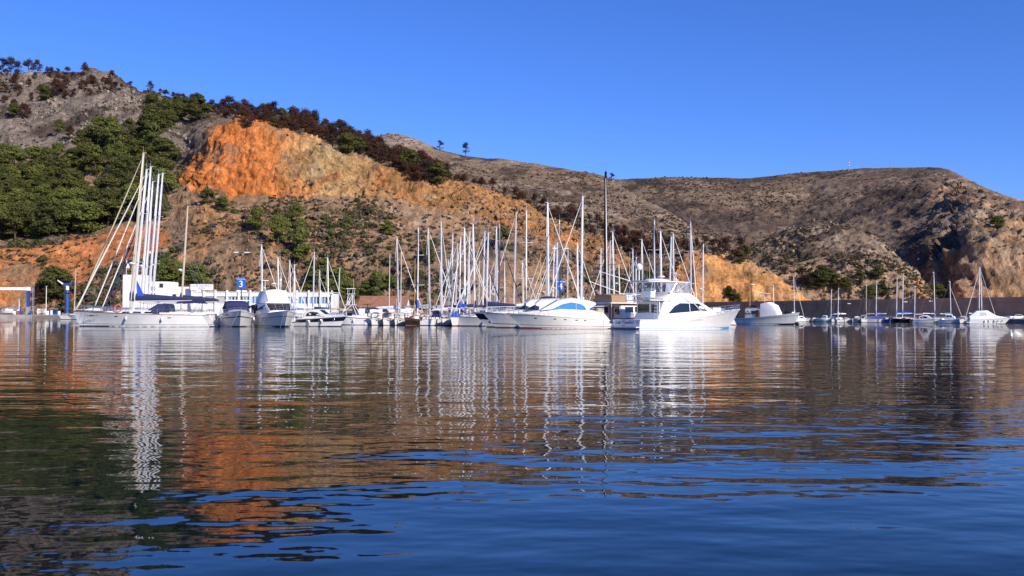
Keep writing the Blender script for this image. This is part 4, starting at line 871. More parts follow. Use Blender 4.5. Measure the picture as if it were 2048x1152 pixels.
    ht = Cab([(-7.2, 1.95, 1.9, 5.38, 5.44), (-4.5, 2.0, 1.95, 5.38, 5.5), (-1.15, 1.85, 1.8, 5.38, 5.46)], 0.03); hto = ht.build(e, WHITE, 'hardtop')
    MB().ell((-4.2, 0, 5.62), (1.75, 1.2, 0.22), 16, 6, -0.4).build('life_raft', WHITE, hto, smooth=True)
    radar(e, (-3.2, 0.5, 6.0), 0.42)
    MB().tube([(-6.2, 0.9, 5.45), (-6.2, 0.9, 6.9)], 0.06, 6).ell((-6.2, 0.9, 7.15), (0.38, 0.38, 0.42), 12, 8).build('satellite_dome', WHITE, e, smooth=True)
    MB().tube([(-2.0, -0.6, 5.45), (-2.0, -0.6, 6.6)], 0.04, 6).box((-2.0, -0.6, 6.3), (0.12, 1.3, 0.1)).build('radar_scanner', WHITE, e)
    antenna(e, (-6.9, 1.7, 5.45), 3.5); antenna(e, (-6.9, -1.7, 5.45), 3.2)
    MB().tube([(-6.5, 1.9, 5.5), (-10.6, 2.6, 6.6)], [0.05, 0.025], 6).build('outrigger', WHITE, e)
    og = MB().tube([(-2.6, -2.15, 2.9), (-3.3, -2.25, 4.6), (1.2, -2.1, 1.75), (0.9, -2.1, 1.7), (-2.8, -2.25, 4.55)], 0.03, 5); og.build('outrigger', WHITE, e); og = MB().tube([(-4.9, -2.3, 1.6), (-3.9, -2.3, 4.2), (-3.1, -2.25, 4.5)], 0.03, 5)
    og.build('outrigger', WHITE, e)
    rd = MB()
    for k in range(6): rd.tube([(-5.6+k*0.18, 1.95-k*0.06, 4.0), (-5.75+k*0.18, 1.95-k*0.06, 5.2)], 0.02, 4)
    rd.build('rod_holder', STEEL, e)
    H.rail(e, 0.66, 0.985, 0.62, n=8, r=0.028, name='bow_rail', close=True, lean=0.25)
    MB().box((4.6, -0.0, 2.35), (1.3, 0.9, 0.35)).build('deck_box', WHITE, e)
    cp = MB().span(-8.4, -6.1, -2.1, 2.1, 0.45, 0.5); cp.build('cockpit_sole', TEAK, e)
    MB().box((-9.0, 0, 0.22), (0.55, 4.4, 0.09)).build('swim_platform', WHITE, e)
    tr = MB().box((-8.80, -1.95, 0.72), (0.06, 0.5, 0.6)).build('transom_door', GREYW, e)
    text_mesh('boat_name', "Lady J'Houdind", 0.62, INKB, e, (-8.83, 0.35, 0.76), (R(90), 0, R(-90)), shear=0.35, sx=0.80)
    text_mesh('home_port', 'JAVEA', 0.17, BLKS, e, (-8.83, 0.45, 0.38), (R(90), 0, R(-90)))
    mooring(e, (-8.7, 2.3, 1.0), (-12, 5.2, 0.4)); mooring(e, (-8.7, -2.3, 1.0), (-12.6, 0.6, 0.3))
sport_fisher()

def hardtop_cruiser():
    L, B = 12.6, 3.9; e = boat_root('hardtop_cruiser', 1118, 121.5, 183, 'sleek cream white motor cruiser with arched hardtop and pale blue side window', 'motor yacht'); take(e, L, B)
    H = Hull(L, B, 1.82, 1.08, rake=1.75, trake=0.6, tw=0.88, flare=0.16, p=2.3, kmid=0.95, sag=-0.12)
    H.build(e, CREAM, anti=REDA, boot=0.09, n=26)
    H.strip(e, 'chine_stripe', BLKS, 0.235, 0.262, 0.012, 0.0, 0.97)
    H.strip(e, 'rub_rail', CREAM, 0.955, 1.02, 0.035)
    for u in (0.74, 0.555, 0.455, 0.345, 0.26): H.patch(e, 'porthole', GLASS, [(u-0.011, 0.73), (u+0.011, 0.73), (u+0.013, 0.765), (u+0.011, 0.80), (u-0.011, 0.80), (u-0.013, 0.765)])
    co = Cab([(-6.0, 1.55, 1.45, 0.9, 1.0), (-5.2, 1.78, 1.62, 1.1, 1.9), (-3.0, 1.84, 1.64, 1.2, 2.3), (0.0, 1.86, 1.6, 1.4, 2.42), (2.0, 1.6, 1.25, 1.6, 2.2), (3.8, 1.0, 0.7, 1.72, 1.98), (4.9, 0.5, 0.3, 1.78, 1.86)], 0.25, 0.08); co.build(e, CREAM, 'superstructure')
    ht = Cab([(-4.3, 1.42, 1.25, 2.9, 3.08), (-3.2, 1.56, 1.36, 2.15, 3.38), (-1.4, 1.58, 1.36, 2.25, 3.62), (0.2, 1.56, 1.28, 2.3, 3.40), (1.0, 1.50, 1.2, 2.3, 3.0), (2.3, 1.35, 1.15, 2.15, 2.2)], 0.30, 0.10); ht.build(e, CREAM, 'hardtop')
    ht.window(e, BGLASS, [(0.95, 0.06), (0.45, 0.42), (-0.3, 0.72), (-1.2, 0.84), (-1.9, 0.82), (-1.9, 0.06)], off=0.02, name='side_window'); ht.window(e, BGLASS, [(-1.94, 0.06), (-1.94, 0.82), (-2.5, 0.76), (-2.95, 0.52), (-3.15, 0.06)], off=0.02, name='side_window')
    ht.front(e, GLASS, 3, 5, -0.86, 0.86, 0.06, 0.94, 0.02, panes=2)
    MB().box((-4.7, 0, 1.95), (0.9, 2.9, 0.35)).build('sun_pad', BEIGE, e)
    MB().box((1.9, -1.05, 2.35), (0.9, 0.7, 0.45)).build('deck_locker', WHITE, e)
    MB().span(-6.95, -6.0, -1.6, 1.6, 0.38, 0.62).build('swim_platform', CREAM, e)
    H.rail(e, 0.60, 0.985, 0.55, n=8, r=0.02, name='bow_rail', close=True, lean=-0.1)
    MB().box((6.35, 0, 1.78), (0.7, 0.12, 0.12)).tube([(6.6, 0, 1.75), (6.3, 0, 1.25)], 0.05, 6).build('anchor', GREYC, e)
    antenna(e, (-2.6, 0.7, 3.5), 1.6, (-0.3, 0)); MB().ell((-2.4, -0.4, 3.72), (0.18, 0.18, 0.16)).build('satellite_dome', WHITE, e, smooth=True); MB().ell((-2.9, 0.3, 3.68), (0.15, 0.15, 0.14)).build('searchlight', WHITE, e, smooth=True)
    mooring(e, H.pt(0.95, 0.98, 1), (5.6, 2.2, -0.2), 0.05); mooring(e, H.pt(0.06, 0.9, 1), (-5.0, 2.6, -0.2), 0.05)
hardtop_cruiser()

def cruiser(px, D, deg, L, label, name='motor_cruiser', style='coupe', hullm=WHITE, band=None, roofm=WHITE, glass=GLASS, anti=ANTIF, group=None, arch=False, rail=True, B=None, stripe=None, cat='motorboat', lod=1, bimini=None, fb=None):
    B = B or L*0.27+0.45; e = boat_root(name, px, D, deg, label, cat, group); take(e, L, B)
    fb = fb or 0.115*L+0.35; fs = fb*0.66
    H = Hull(L, B, fb, fs, rake=0.14*L, trake=0.02*L, tw=0.86, flare=0.18, p=2.4, kmid=0.94); H.build(e, hullm, anti=anti, boot=0.08, n=20 if lod else 10)
    if band: H.strip(e, 'hull_band', band, 0.52, 0.90, 0.012)
    if stripe: H.strip(e, 'hull_stripe', stripe, 0.62, 0.68, 0.012)
    H.strip(e, 'rub_rail', WHITE if band else GREYW, 0.94, 1.01, 0.025)
    z = lambda x: H.sheer(H.ux(x*L))-0.05
    k = L/10.0
    if style in ('coupe', 'express'):
        co = Cab([(-.46*L, B*.36, B*.34, z(-.46), z(-.46)+.1), (-.40*L, B*.42, B*.38, z(-.4), z(-.4)+.45*k), (-.05*L, B*.42, B*.36, z(-.05), z(-.05)+.55*k), (.15*L, B*.34, B*.26, z(.15), z(.15)+.45*k), (.36*L, B*.14, B*.08, z(.36), z(.36)+.08)], 0.15*k, 0.08); co.build(e, hullm, 'superstructure')
        zb = z(-.05)+.5*k
        if style == 'coupe':
            t = Cab([(-.30*L, B*.36, B*.30, zb-.1, zb+.55*k), (-.18*L, B*.37, B*.31, zb-.1, zb+.98*k), (-.02*L, B*.36, B*.29, zb-.1, zb+.92*k), (.12*L, B*.33, B*.27, zb-.12, zb+.06)], 0.18*k, 0.1); t.build(e, roofm, 'hardtop')
            t.window(e, glass, [(-.26*L, .15), (-.245*L, .7), (-.15*L, .85), (-.03*L, .78), (.09*L, .2), (.09*L, .05), (-.26*L, .05)], off=0.018, name='side_window'); t.front(e, glass, 2, 3, -.85, .85, .08, .95, .02, panes=2)
        else:
            t = Cab([(-.10*L, B*.40, B*.36, zb-.1, zb+.55*k), (.0*L, B*.38, B*.33, zb-.1, zb+.52*k), (.11*L, B*.32, B*.28, zb-.12, zb+.02)], 0.1, 0.06); t.build(e, glass, 'windscreen')
            if bimini:
                tt = Cab([(-.38*L, B*.36, B*.30, zb+.35*k, zb+.75*k), (-.24*L, B*.40, B*.33, zb+.2*k, zb+1.1*k), (-.06*L, B*.40, B*.34, zb+.35*k, zb+1.05*k), (-.01*L, B*.38, B*.32, zb+.5*k, zb+.72*k)], 0.25*k, 0.12); tt.build(e, bimini, 'bimini')
    elif style == 'pilot':
        co = Cab([(-.02*L, B*.36, B*.34, z(0), z(0)+.5*k), (.15*L, B*.32, B*.26, z(.15), z(.15)+.45*k), (.34*L, B*.14, B*.1, z(.34), z(.34)+.15)], 0.1); co.build(e, hullm, 'foredeck_cabin')
        t = Cab([(-.22*L, B*.34, B*.31, z(-.2), z(-.2)+1.75*k**.5), (-.02*L, B*.35, B*.30, z(-.02), z(-.02)+1.7*k**.5), (.06*L, B*.34, B*.28, z(.05), z(.05)+.9*k**.5)], 0.1, 0.05); t.build(e, roofm, 'wheelhouse')
        t.window(e, glass, [(-.19*L, .55), (-.10*L, .55), (-.10*L, .9), (-.19*L, .9)], k=1); t.window(e, glass, [(-.085*L, .55), (.0*L, .55), (-.015*L, .9), (-.085*L, .9)], k=1); t.front(e, glass, 1, 2, -.8, .8, .1, .8, .02)
    elif style == 'tent':
        t = Cab([(-.47*L, B*.40, B*.20, z(-.47), z(-.47)+.9*k), (-.30*L, B*.44, B*.20, z(-.3), z(-.3)+2.1*k), (-.05*L, B*.45, B*.22, z(-.05), z(-.05)+2.15*k), (.16*L, B*.36, B*.14, z(.16), z(.16)+.75*k), (.42*L, B*.10, B*.05, z(.42), z(.42)+.12)], 0.2, 0.1); t.build(e, roofm, 'canvas_cover')
        if lod: t.window(e, CLEARV, [(-.25*L, .45), (-.07*L, .45), (-.09*L, .9), (-.23*L, .9)], name='clear_panel', k=1)
    elif style == 'open':
        t = Cab([(-.1*L, B*.3, B*.26, z(-.1), z(-.1)+.5), (.0*L, B*.3, B*.24, z(0), z(0)+.55), (.1*L, B*.2, B*.16, z(.1), z(.1)+.1)], 0.06); t.build(e, roofm, 'console'); t.window(e, glass, [(-.08*L, .4), (.02*L, .4), (.0*L, .9), (-.08*L, .9)], k=1)
        MB().box((-.3*L, 0, z(-.3)+.15), (.35, B*.7, .35)).build('bench_seat', hullm, e)
        MB().box((-.53*L, 0, z(-.5)+.25), (.35, .4, .8)).build('outboard_motor', BLKS, e)
    if band:
        for u in (.30, .55, .80):
            for sd in (1, -1):
                c = Vector(H.pt(u, .71, sd, .02)); o = MB(); r_ = 0.20*k
                o.torus(c, r_, .035, 'y', 14, 5).build('porthole', STEEL, e, smooth=True)
    elif lod:
        for u in (.42, .56): H.patch(e, 'porthole', GLASS, [(u-.014, .68), (u+.014, .68), (u+.014, .76), (u-.014, .76)])
    if arch:
        a = MB(); x = -.30*L
        for sd in (1, -1): a.tube([(x-.2, sd*B*.42, z(-.3)+.3), (x+.25, sd*B*.37, z(-.3)+1.75*k**.5)], .07, 6)
        a.tube([(x+.25, -B*.37, z(-.3)+1.75*k**.5), (x+.25, B*.37, z(-.3)+1.75*k**.5)], .08, 6).build('radar_arch', WHITE, e)
    if rail: H.rail(e, .50, .985, .45*k**.5, n=6 if lod else 4, r=.018, name='bow_rail', close=True, lean=-.15)
    if lod:
        MB().span(-.5*L-.55*k, -.5*L+.02, -B*.4, B*.4, .28, .40).build('swim_platform', WHITE, e)
        for u in (.35, .6):
            p = H.pt(u, .8, 1, .12); fender(e, p[0], p[1], p[2])
            p = H.pt(u, .8, -1, .12); fender(e, p[0], p[1], p[2])
        antenna(e, (-.25*L, B*.3, z(-.25)+.6*k), 1.8*k**.5, (-.3, 0))
    return e, H
# two cruisers half hidden behind the hardtop one
def fly_cover(e, L, B, zf, m): pass
cA, hA = cruiser(1068, 126.6, 184, 13.2, 'white motor cruiser with black hull line, bow showing left of the hardtop cruiser', style='express', roofm=WHITE, bimini=WHITE, anti=REDA, fb=2.0)
hA.strip(cA, 'hull_line', BLKS, .25, .29, .014)
MB().box((-2.2, 0, 2.5), (4.6, 2.9, .5)).build('navy_cockpit_cover', NAVY, cA)
cB, hB = cruiser(1048, 131.8, 185, 13.5, 'dark banded motor cruiser behind the white one, navy canvas over its cockpit', style='express', band=NAVYG, bimini=WHITE, anti=ANTIF, fb=2.0)
MB().box((-2.6, 0, 2.5), (5.2, 3.0, .6)).build('navy_cockpit_cover', NAVY, cB); MB().ell((-3.2, 0, 3.75), (1.2, 1.1, .35)).build('navy_dome_cover', NAVY, cB, smooth=True)
# express cruiser, bow towards us
e, H = cruiser(474, 127.0, -70, 11.0, 'white express cruiser with navy windscreen cover and navy bimini, bow on', style='express', glass=NAVY, bimini=NAVY, stripe=BLKS, fb=1.95, B=4.2)
MB().box((-.03*11, 0, 3.30), (.06, 3.0, .10)).build('bimini_trim', WHITE, e)
mooring(e, H.pt(.97, .95, 1), (6.6, 1.6, -.2), .05); mooring(e, H.pt(.97, .95, -1), (6.6, -1.4, -.2), .05)
text_mesh('boat_name', 'TRITON II', .34, BLKS, e, (2.75, -1.62, 1.42), (R(72), 0, R(28)))
# coupe with the navy band
cruiser(645, 131.0, -24, 7.6, 'small white sport cruiser with broad navy hull band and three round portholes', band=NAVYG, style='coupe', arch=True, fb=1.45)

def fly_cruiser():
    L, B = 12.4, 4.3; e = boat_root('flybridge_cruiser', 552, 127.5, -64, 'white flybridge cruiser bow on, flybridge wrapped in a white canvas cover', 'motor yacht'); take(e, L, B)
    H = Hull(L, B, 2.0, 1.25, rake=1.5, tw=.9, flare=.26, p=2.7, kmid=.95); H.build(e, WHITE, anti=ANTIF, boot=.12, n=24); H.strip(e, 'rub_rail', GREYW, .955, 1.01, .035); H.strip(e, 'hull_line', BLKS, .66, .69, .012)
    ho = Cab([(-4.6, 1.9, 1.75, 1.2, 2.9), (-3.0, 1.95, 1.75, 1.25, 3.05), (0.9, 1.85, 1.6, 1.5, 3.0), (2.5, 1.6, 1.35, 1.75, 1.95)], .12); ho.build(e, WHITE, 'deckhouse')
    ho.window(e, GLASS, [(-3.6, .45), (-1.4, .45), (-1.4, .92), (-3.4, .92)]); ho.window(e, GLASS, [(-1.25, .45), (1.5, .5), (0.8, .92), (-1.25, .92)]); ho.front(e, BLKS, 2, 3, -.98, .98, .02, .96, .025, panes=3, gap=.025)
    fb = Cab([(-3.8, 1.85, 1.6, 3.0, 3.5), (-3.2, 1.95, 1.55, 2.98, 4.45), (-.2, 1.9, 1.4, 2.98, 4.55), (1.2, 1.7, 1.25, 2.95, 3.25)], .3, .1); fb.build(e, WCANV, 'flybridge_cover')
    MB().loft([[(x, y, z_) for y, z_ in ((-1.4, 4.45), (-.7, 4.66), (0, 4.74), (.7, 4.66), (1.4, 4.45), (1.3, 4.3), (-1.3, 4.3))] for x in (-3.1, -.3)]).build('bimini_roll', BEIGE, e, smooth=True)
    MB().tube([(-2.4, -.9, 4.6), (-2.4, -.9, 5.9)], .04, 6).box((-2.4, -.9, 5.9), (.12, .9, .07)).build('radar_scanner', WHITE, e); radar(e, (-2.2, .2, 5.4), .33)
    MB().ell((-1.6, .9, 5.95), (.16, .16, .2)).tube([(-1.6, .9, 4.6), (-1.6, .9, 5.9)], .03, 5).build('navigation_light', WHITE, e, smooth=True)
    antenna(e, (-2.8, 1.2, 4.6), 5.5, (-.6, 0)); antenna(e, (-2.8, -1.3, 4.6), 5.8, (0, -.2))
    H.rail(e, .48, .985, .6, n=7, r=.022, name='bow_rail', close=True)
    MB().box((-4.4, -2.0, 2.2), (1.9, .06, 1.2)).build('cockpit_canvas', NAVY, e); MB().box((-4.4, 2.0, 2.2), (1.9, .06, 1.2)).build('cockpit_canvas', NAVY, e)
    mooring(e, H.pt(.97, .95, 1), (7.2, 1.8, -.2), .05); mooring(e, H.pt(.97, .95, -1), (7.4, -1.2, -.2), .05)
    for u in (.4, .62):
        for sd in (1, -1): p = H.pt(u, .75, sd, .14); fender(e, p[0], p[1], p[2], .15, .65)
fly_cruiser()

def trawler_yacht():
    L, B = 13.0, 4.3; e = empty('trawler_yacht', (16.4, 131.8, 0), R(36)); tag(e, 'white trawler yacht with brown wooden doors and tan canvas, behind the sport fisher', 'motor yacht'); take(e, L, B)
    H = Hull(L, B, 2.1, 1.2, rake=1.2, tw=.85, flare=.35, p=2.5, kmid=.93); H.build(e, WHITE, n=22); H.strip(e, 'rub_rail', VARN, .92, .99, .04)
    ho = Cab([(-4.3, 1.7, 1.6, 1.2, 3.0), (0.5, 1.75, 1.6, 1.4, 3.1), (1.6, 1.65, 1.45, 1.5, 2.9), (3.4, 1.2, 1.0, 1.8, 2.2)], .12); ho.build(e, CREAM, 'deckhouse')
    for x0, x1 in ((-3.6, -2.2), (-1.9, -.5), (-.2, 1.0)): ho.window(e, GLASS, [(x0, .45), (x1, .45), (x1, .88), (x0, .88)], k=1)
    MB().box((-4.36, 0, 2.1), (.08, 3.0, 1.7)).build('aft_panel', OLDW, e); MB().box((-4.42, .1, 2.05), (.06, .9, 1.65)).build('door', VARN, e); MB().box((-4.42, 1.05, 2.2), (.06, .7, 1.0)).build('window', GLASS, e); MB().box((-4.42, -1.0, 2.2), (.06, .8, 1.0)).build('window', GLASS, e)
    MB().span(-6.3, 1.2, -1.95, 1.95, 3.12, 3.24).build('boat_deck', CREAM, e); MB().span(-6.32, 1.22, -1.97, 1.97, 3.06, 3.11).build('deck_edge', VARN, e)
    MB().loft([[(x, y, z_) for y, z_ in ((-1.7, 3.25), (-1.6, 4.15), (0, 4.35), (1.6, 4.15), (1.7, 3.25))] for x in (-5.9, -3.3)]).build('tan_canvas_cover', TAN, e, smooth=True)
    MB().box((-2.2, 0, 3.75), (1.2, 1.8, 1.0)).build('helm_cover', WCANV, e)
    lifebuoy(e, (-1.0, -1.99, 3.75), .38, 'y', TAN); lifebuoy(e, (.35, -1.99, 3.7), .38, 'y')
    MB().tube([(-3.0, 0, 3.2), (-3.2, 0, 8.2)], [.09, .06], 7).tube([(-3.05, 0, 4.6), (-8.2, 0, 5.9)], .045, 6).tube([(-3.1, 0, 4.4), (2.8, 0, 4.4)], .05, 6).build('mast', WHITE, e)
    for sd in (1, -1): MB().tube([(-6.1, sd*1.85, 1.2), (-6.1, sd*1.85, 3.1)], .04, 6).build('post', WHITE, e)
    H.rail(e, .3, .985, .6, n=8, r=.02, name='bow_rail', close=True)
    MB().tube([(-6.6, 1.6, 1.2), (-7.0, 1.6, 2.6)], .025, 5).build('flag_staff', WHITE, e)
    MB().add([(-6.9, 1.6, 2.55), (-7.2, 1.62, 1.9), (-7.05, 1.6, 1.7), (-6.75, 1.6, 1.9)], [(0, 1, 2, 3)]).build('flag', REDC, e)
trawler_yacht()

def fishing_boat():
    L, B = 13.2, 4.2; e = boat_root('fishing_boat', 1532, 188, -40, 'old pale grey wooden fishing boat with white wheelhouse cover and black waterline', 'fishing boat'); take(e, L, B)
    H = Hull(L, B, 2.25, 1.15, rake=1.1, tw=.75, flare=.4, p=2.2, kmid=.9, sag=.1); H.build(e, OLDW, deck=TEAK, anti=BLKS, boot=.16, n=22); H.strip(e, 'rub_rail', GREYC, .78, .83, .03); H.strip(e, 'bulwark_cap', OLDW, .97, 1.03, .03)
    ho = Cab([(-3.6, 1.4, 1.35, 1.0, 2.9), (-.6, 1.45, 1.35, 1.1, 2.95)], .06); ho.build(e, OLDW, 'deckhouse')
    for x0, x1 in ((-3.3, -2.5), (-2.3, -1.5)): ho.window(e, GLASS, [(x0, .5), (x1, .5), (x1, .85), (x0, .85)], k=1)
    MB().box((-1.05, -1.45, 1.95), (.7, .08, 1.6)).build('door', VARN, e); MB().box((-1.05, -1.50, 2.2), (.4, .05, .8)).build('door_pane', GLASS, e)
    wc = Cab([(-.5, 1.5, 1.3, 1.15, 3.9), (.8, 1.5, 1.25, 1.2, 4.15), (2.0, 1.35, 1.1, 1.3, 3.6), (2.7, 1.3, 1.1, 1.4, 2.2)], .12); wc.build(e, WCANV, 'wheelhouse_cover')
    MB().box((-2.4, 0, 3.05), (2.2, 2.4, .16)).build('roof', OLDW, e); MB().box((-2.3, 0, 3.4), (1.2, 1.2, .5)).build('deck_box', BLKS, e)
    MB().tube([(-3.3, 0, 2.9), (-3.3, 0, 9.6)], [.09, .06], 7).build('mast', WOODM, e)
    MB().tube([(-.4, .3, 4.0), (-.4, .3, 5.7)], .035, 5).ell((-.4, .3, 5.8), (1.15, .22, .14)).build('radar_scanner', WHITE, e, smooth=True)
    MB().box((4.4, 0, 2.2), (.9, 1.2, .5)).box((4.9, .3, 2.6), (.1, .1, .7)).build('windlass', BLKS, e)
    MB().tube([H.pt(.99, 1, 1), (6.0, 0, .4)], .07, 6).build('stem_guard', WHITE, e)
    MB().ell((6.1, 0, .25), (.5, .35, .3)).build('mooring_buoy', BLKS, e, smooth=True); lifebuoy(e, (-2.9, -1.52, 2.4), .26, 'y', WHITE)
fishing_boat()

def tower_boat():
    e, H = cruiser(699, 151, 172, 6.6, 'white sport fishing boat with a tall white tuna tower', 'tower_fishing_boat', style='express', glass=GLASS, anti=BLKS, fb=1.6)
    H.strip(e, 'wood_rail', VARN, .90, .97, .03)
    for sd in (1, -1):
        for pts in ([(.9, sd*.9, 1.6), (.3, sd*.5, 3.0), (.1, sd*.35, 4.6)], [(-1.4, sd*.95, 1.5), (-.6, sd*.5, 3.0), (-.5, sd*.35, 4.6)], [(.7, sd*.75, 2.0), (-.6, sd*.5, 3.0)], [(.3, sd*.5, 3.0), (-.5, sd*.35, 4.6)]): MB().tube(pts, .05, 6).build('tower_leg', WHITE, e)
    for z in (3.4, 4.1): MB().box((.2, 0, z), (.06, .9, .06)).build('tower_rung', WHITE, e)
    MB().box((-.2, 0, 4.65), (1.0, .95, .08)).build('tower_platform', WHITE, e); MB().box((-.2, 0, 5.45), (1.15, 1.05, .1)).build('tower_roof', WHITE, e); MB().box((-.2, 0, 3.0), (1.4, 1.3, .09)).build('hardtop', WHITE, e)
    for x in (-.6, .2):
        for y in (-.4, .4): MB().tube([(x, y, 4.68), (x, y, 5.42)], .03, 5).build('tower_post', WHITE, e)
    antenna(e, (-.6, 0, 5.5), 1.5)
tower_boat()

def llaut(px, D, deg, label, hullm=OLDW, trim=VARN, L=5.0, mast=None, canopy=None, mastm=WOODM, group=None):
    B = L*.30; e = boat_root('wooden_llaut', px, D, deg, label, 'fishing boat', group); take(e, L, B)
    H = Hull(L, B, 1.25, .85, rake=.25, trake=-.15, tw=.35, flare=.30, p=2.1, kmid=.85, smax=.45, sag=.12); H.build(e, hullm, deck=TEAK, anti=REDA, boot=.07, drop=.18, n=16); H.strip(e, 'gunwale', trim, .93, 1.02, .03); H.strip(e, 'plank_line', trim, .74, .78, .015)
    MB().box((L/2-.05, 0, 1.35), (.14, .12, .75)).build('stem_post', trim, e); MB().box((-L/2+.08, 0, .95), (.12, .12, .6)).build('stern_post', trim, e)
    c = Cab([(-.6, .55, .48, .7, 1.35), (.5, .55, .46, .75, 1.4), (1.1, .4, .3, .8, 1.1)], .06); c.build(e, WHITE, 'engine_house'); c.window(e, GLASS, [(-.3, .45), (.3, .45), (.3, .85), (-.3, .85)], k=1)
    for x in (1.6, -1.5): MB().box((x, 0, .82), (.28, B*.8, .05)).build('thwart', TEAK, e)
    if canopy: MB().loft([[(x, y, 1.95-.18*(y/.8)**2) for y in (-.8, -.4, 0, .4, .8)]+[(x, y, 1.91-.18*(y/.8)**2) for y in (.8, .4, 0, -.4, -.8)] for x in (-2.2, 0, 1.4)]).build('canopy', canopy, e, smooth=True); MB().tube([(-2.1, -.75, .8), (-2.1, -.75, 1.75)], .025, 5).tube([(-2.1, .75, .8), (-2.1, .75, 1.75)], .025, 5).tube([(1.3, .75, .9), (1.3, .75, 1.75)], .025, 5).tube([(1.3, -.75, .9), (1.3, -.75, 1.75)], .025, 5).build('canopy_post', STEEL, e)
    if mast: MB().tube([(.9, 0, .5), (.8, 0, mast)], [.075, .045], 7).tube([(.85, 0, 1.9), (-2.6, 0, 2.3)], .05, 6).build('mast', mastm, e)
    for sd in (1, -1): p = H.pt(.6, .8, sd, .1); fender(e, p[0], p[1], p[2], .1, .4)
llaut(742, 156, -60, 'dark brown wooden boat at the left end of the wooden boats', BLACKH, VARN, 5.6)
llaut(762, 149, -118, 'small white wooden fishing boat, leftmost of the three with brown gunwales', mast=None, canopy=WCANV)
llaut(785, 149, -118, 'small white wooden fishing boat, middle of the three with brown gunwales', canopy=BEIGE, mast=10.5, mastm=ALU)
llaut(808, 149, -118, 'small white wooden fishing boat beside the dark hulled one', mast=11.0, mastm=ALU)
llaut(836, 148.5, -122, 'dark hulled wooden sailing boat with buff mast and reddish gunwale', BLACKH, VARN, 6.4, mast=9.8)

# ------------------------------------------------------------------ sailing yachts on the left
def SB(px, D, deg, L, h, label, **k):
    e, H = sailboat(px, D, deg, L, h, label, **k); take(e, L, H.B); return e, H
def mh(px, y, D): return (HZ(px)-y)/FPX*D+EYE
eA, hA_ = SB(266, 122.5, 184, 16.6, mh(275, 337, 122), 'long white sailing yacht lying broadside, frontmost of the left row, navy boom cover', cover=NAVY, hood=NAVY, bimini=NAVY, rake=.072, mx=1.2, jibr=.09, r=.135, buoy=False, boomlen=6.8, radar_at=7.6)
hA_.strip(eA, 'hull_line', BLKS, .17, .195, .013)
for u in (.86, .66, .27): hA_.patch(eA, 'porthole', GLASS, [(u-.011, .70), (u+.011, .70), (u+.013, .73), (u+.011, .76), (u-.011, .76), (u-.013, .73)])
text_mesh('boat_name', 'KARMA V', .34, BLKS, eA, (5.55, 1.46, 1.30), (R(82), 0, R(168)))
MB().add([(.75, .1, 5.6), (.72, .1, 3.7), (-.15, .12, 3.75), (.75, .14, 5.6), (.72, .16, 3.7), (-.15, .16, 3.75)], [(0, 1, 2), (3, 5, 4), (0, 2, 5, 3), (1, 4, 5, 2)]).build('blue_pennant', ROYAL, eA)
lifebuoy(eA, (2.6, 1.2, 2.2), .42, 'y'); mooring(eA, hA_.pt(.93, .9, 1), (6.2, 3.0, -.2), .05); mooring(eA, hA_.pt(.9, .9, 1), (5.0, 2.6, -.2), .05)
eK, hK = SB(261, 128.3, 184, 18.2, mh(270, 305, 128.3), 'big white ketch with buff masts, second in the left row', cover=NAVY, mastm=TANM, hood=NAVY, rake=.06, mx=2.2, jibr=.10, r=.15, jib=TANM, radar_at=8)
mast_rig(eK, mh(368, 412, 128.3), hK, -4.1, hK.sheer(.27)+.3, TANM, .045, True, NAVY, 1.5, None, .05, 1, .10, False, 4.6, radar_at=7.2)
SB(281, 134.5, 184, 16.0, mh(290, 333, 134.5), 'white sailing yacht with beige boom cover, third in the left row', cover=BEIGE, rake=.05, mx=1.5, radar_at=8, r=.135, jibr=.09)
SB(287, 140.5, 184, 15.2, mh(296, 363, 140.5), 'white sailing yacht with the shortest mast of the left row', cover=NAVY, rake=.05, mx=1.5, r=.12, jibr=.085)
SB(295, 146.5, 184, 16.0, mh(308, 348, 146.5), 'white sailing yacht, fifth in the left row, radar halfway up its mast', cover=NAVY, rake=.06, mx=1.5, radar_at=10.5, r=.14, jibr=.1, jib=NAVY)
SB(303, 152.5, 184, 16.5, mh(319, 346, 152.5), 'white sailing yacht, last in the left row with the rightmost tall mast', cover=BEIGE, rake=.06, mx=1.5, radar_at=9, r=.135, jibr=.09, jib=NAVY)

# sailing yachts at the head of the pontoon, ends towards us
SB(884, 152, 66, 9.2, mh(884, 445, 152), 'white sailboat showing its round reverse transom with a brown ring buoy', cover=GREYC, buoy=True, rake=.03, hood=NAVY)
SB(903, 147.5, -112, 8.0, mh(903, 470, 147.5), 'white sailboat bow on, left of the blue bagged sail', cover=None, rake=.02, hood=TURQ)
SB(919, 144, -104, 10.2, mh(917, 475, 144), 'white sailboat bow on with a royal blue sail bag heaped on its foredeck', cover=ROYAL, foredeck=ROYAL, rake=.03, anti=REDA, coverd=1.3)
SB(972, 141.5, 178, 11.4, mh(974, 466, 141.5), 'white sailboat lying broadside with a long navy boom cover behind the cruisers', cover=NAVY, hood=NAVY, rake=.02, coverd=1.3)

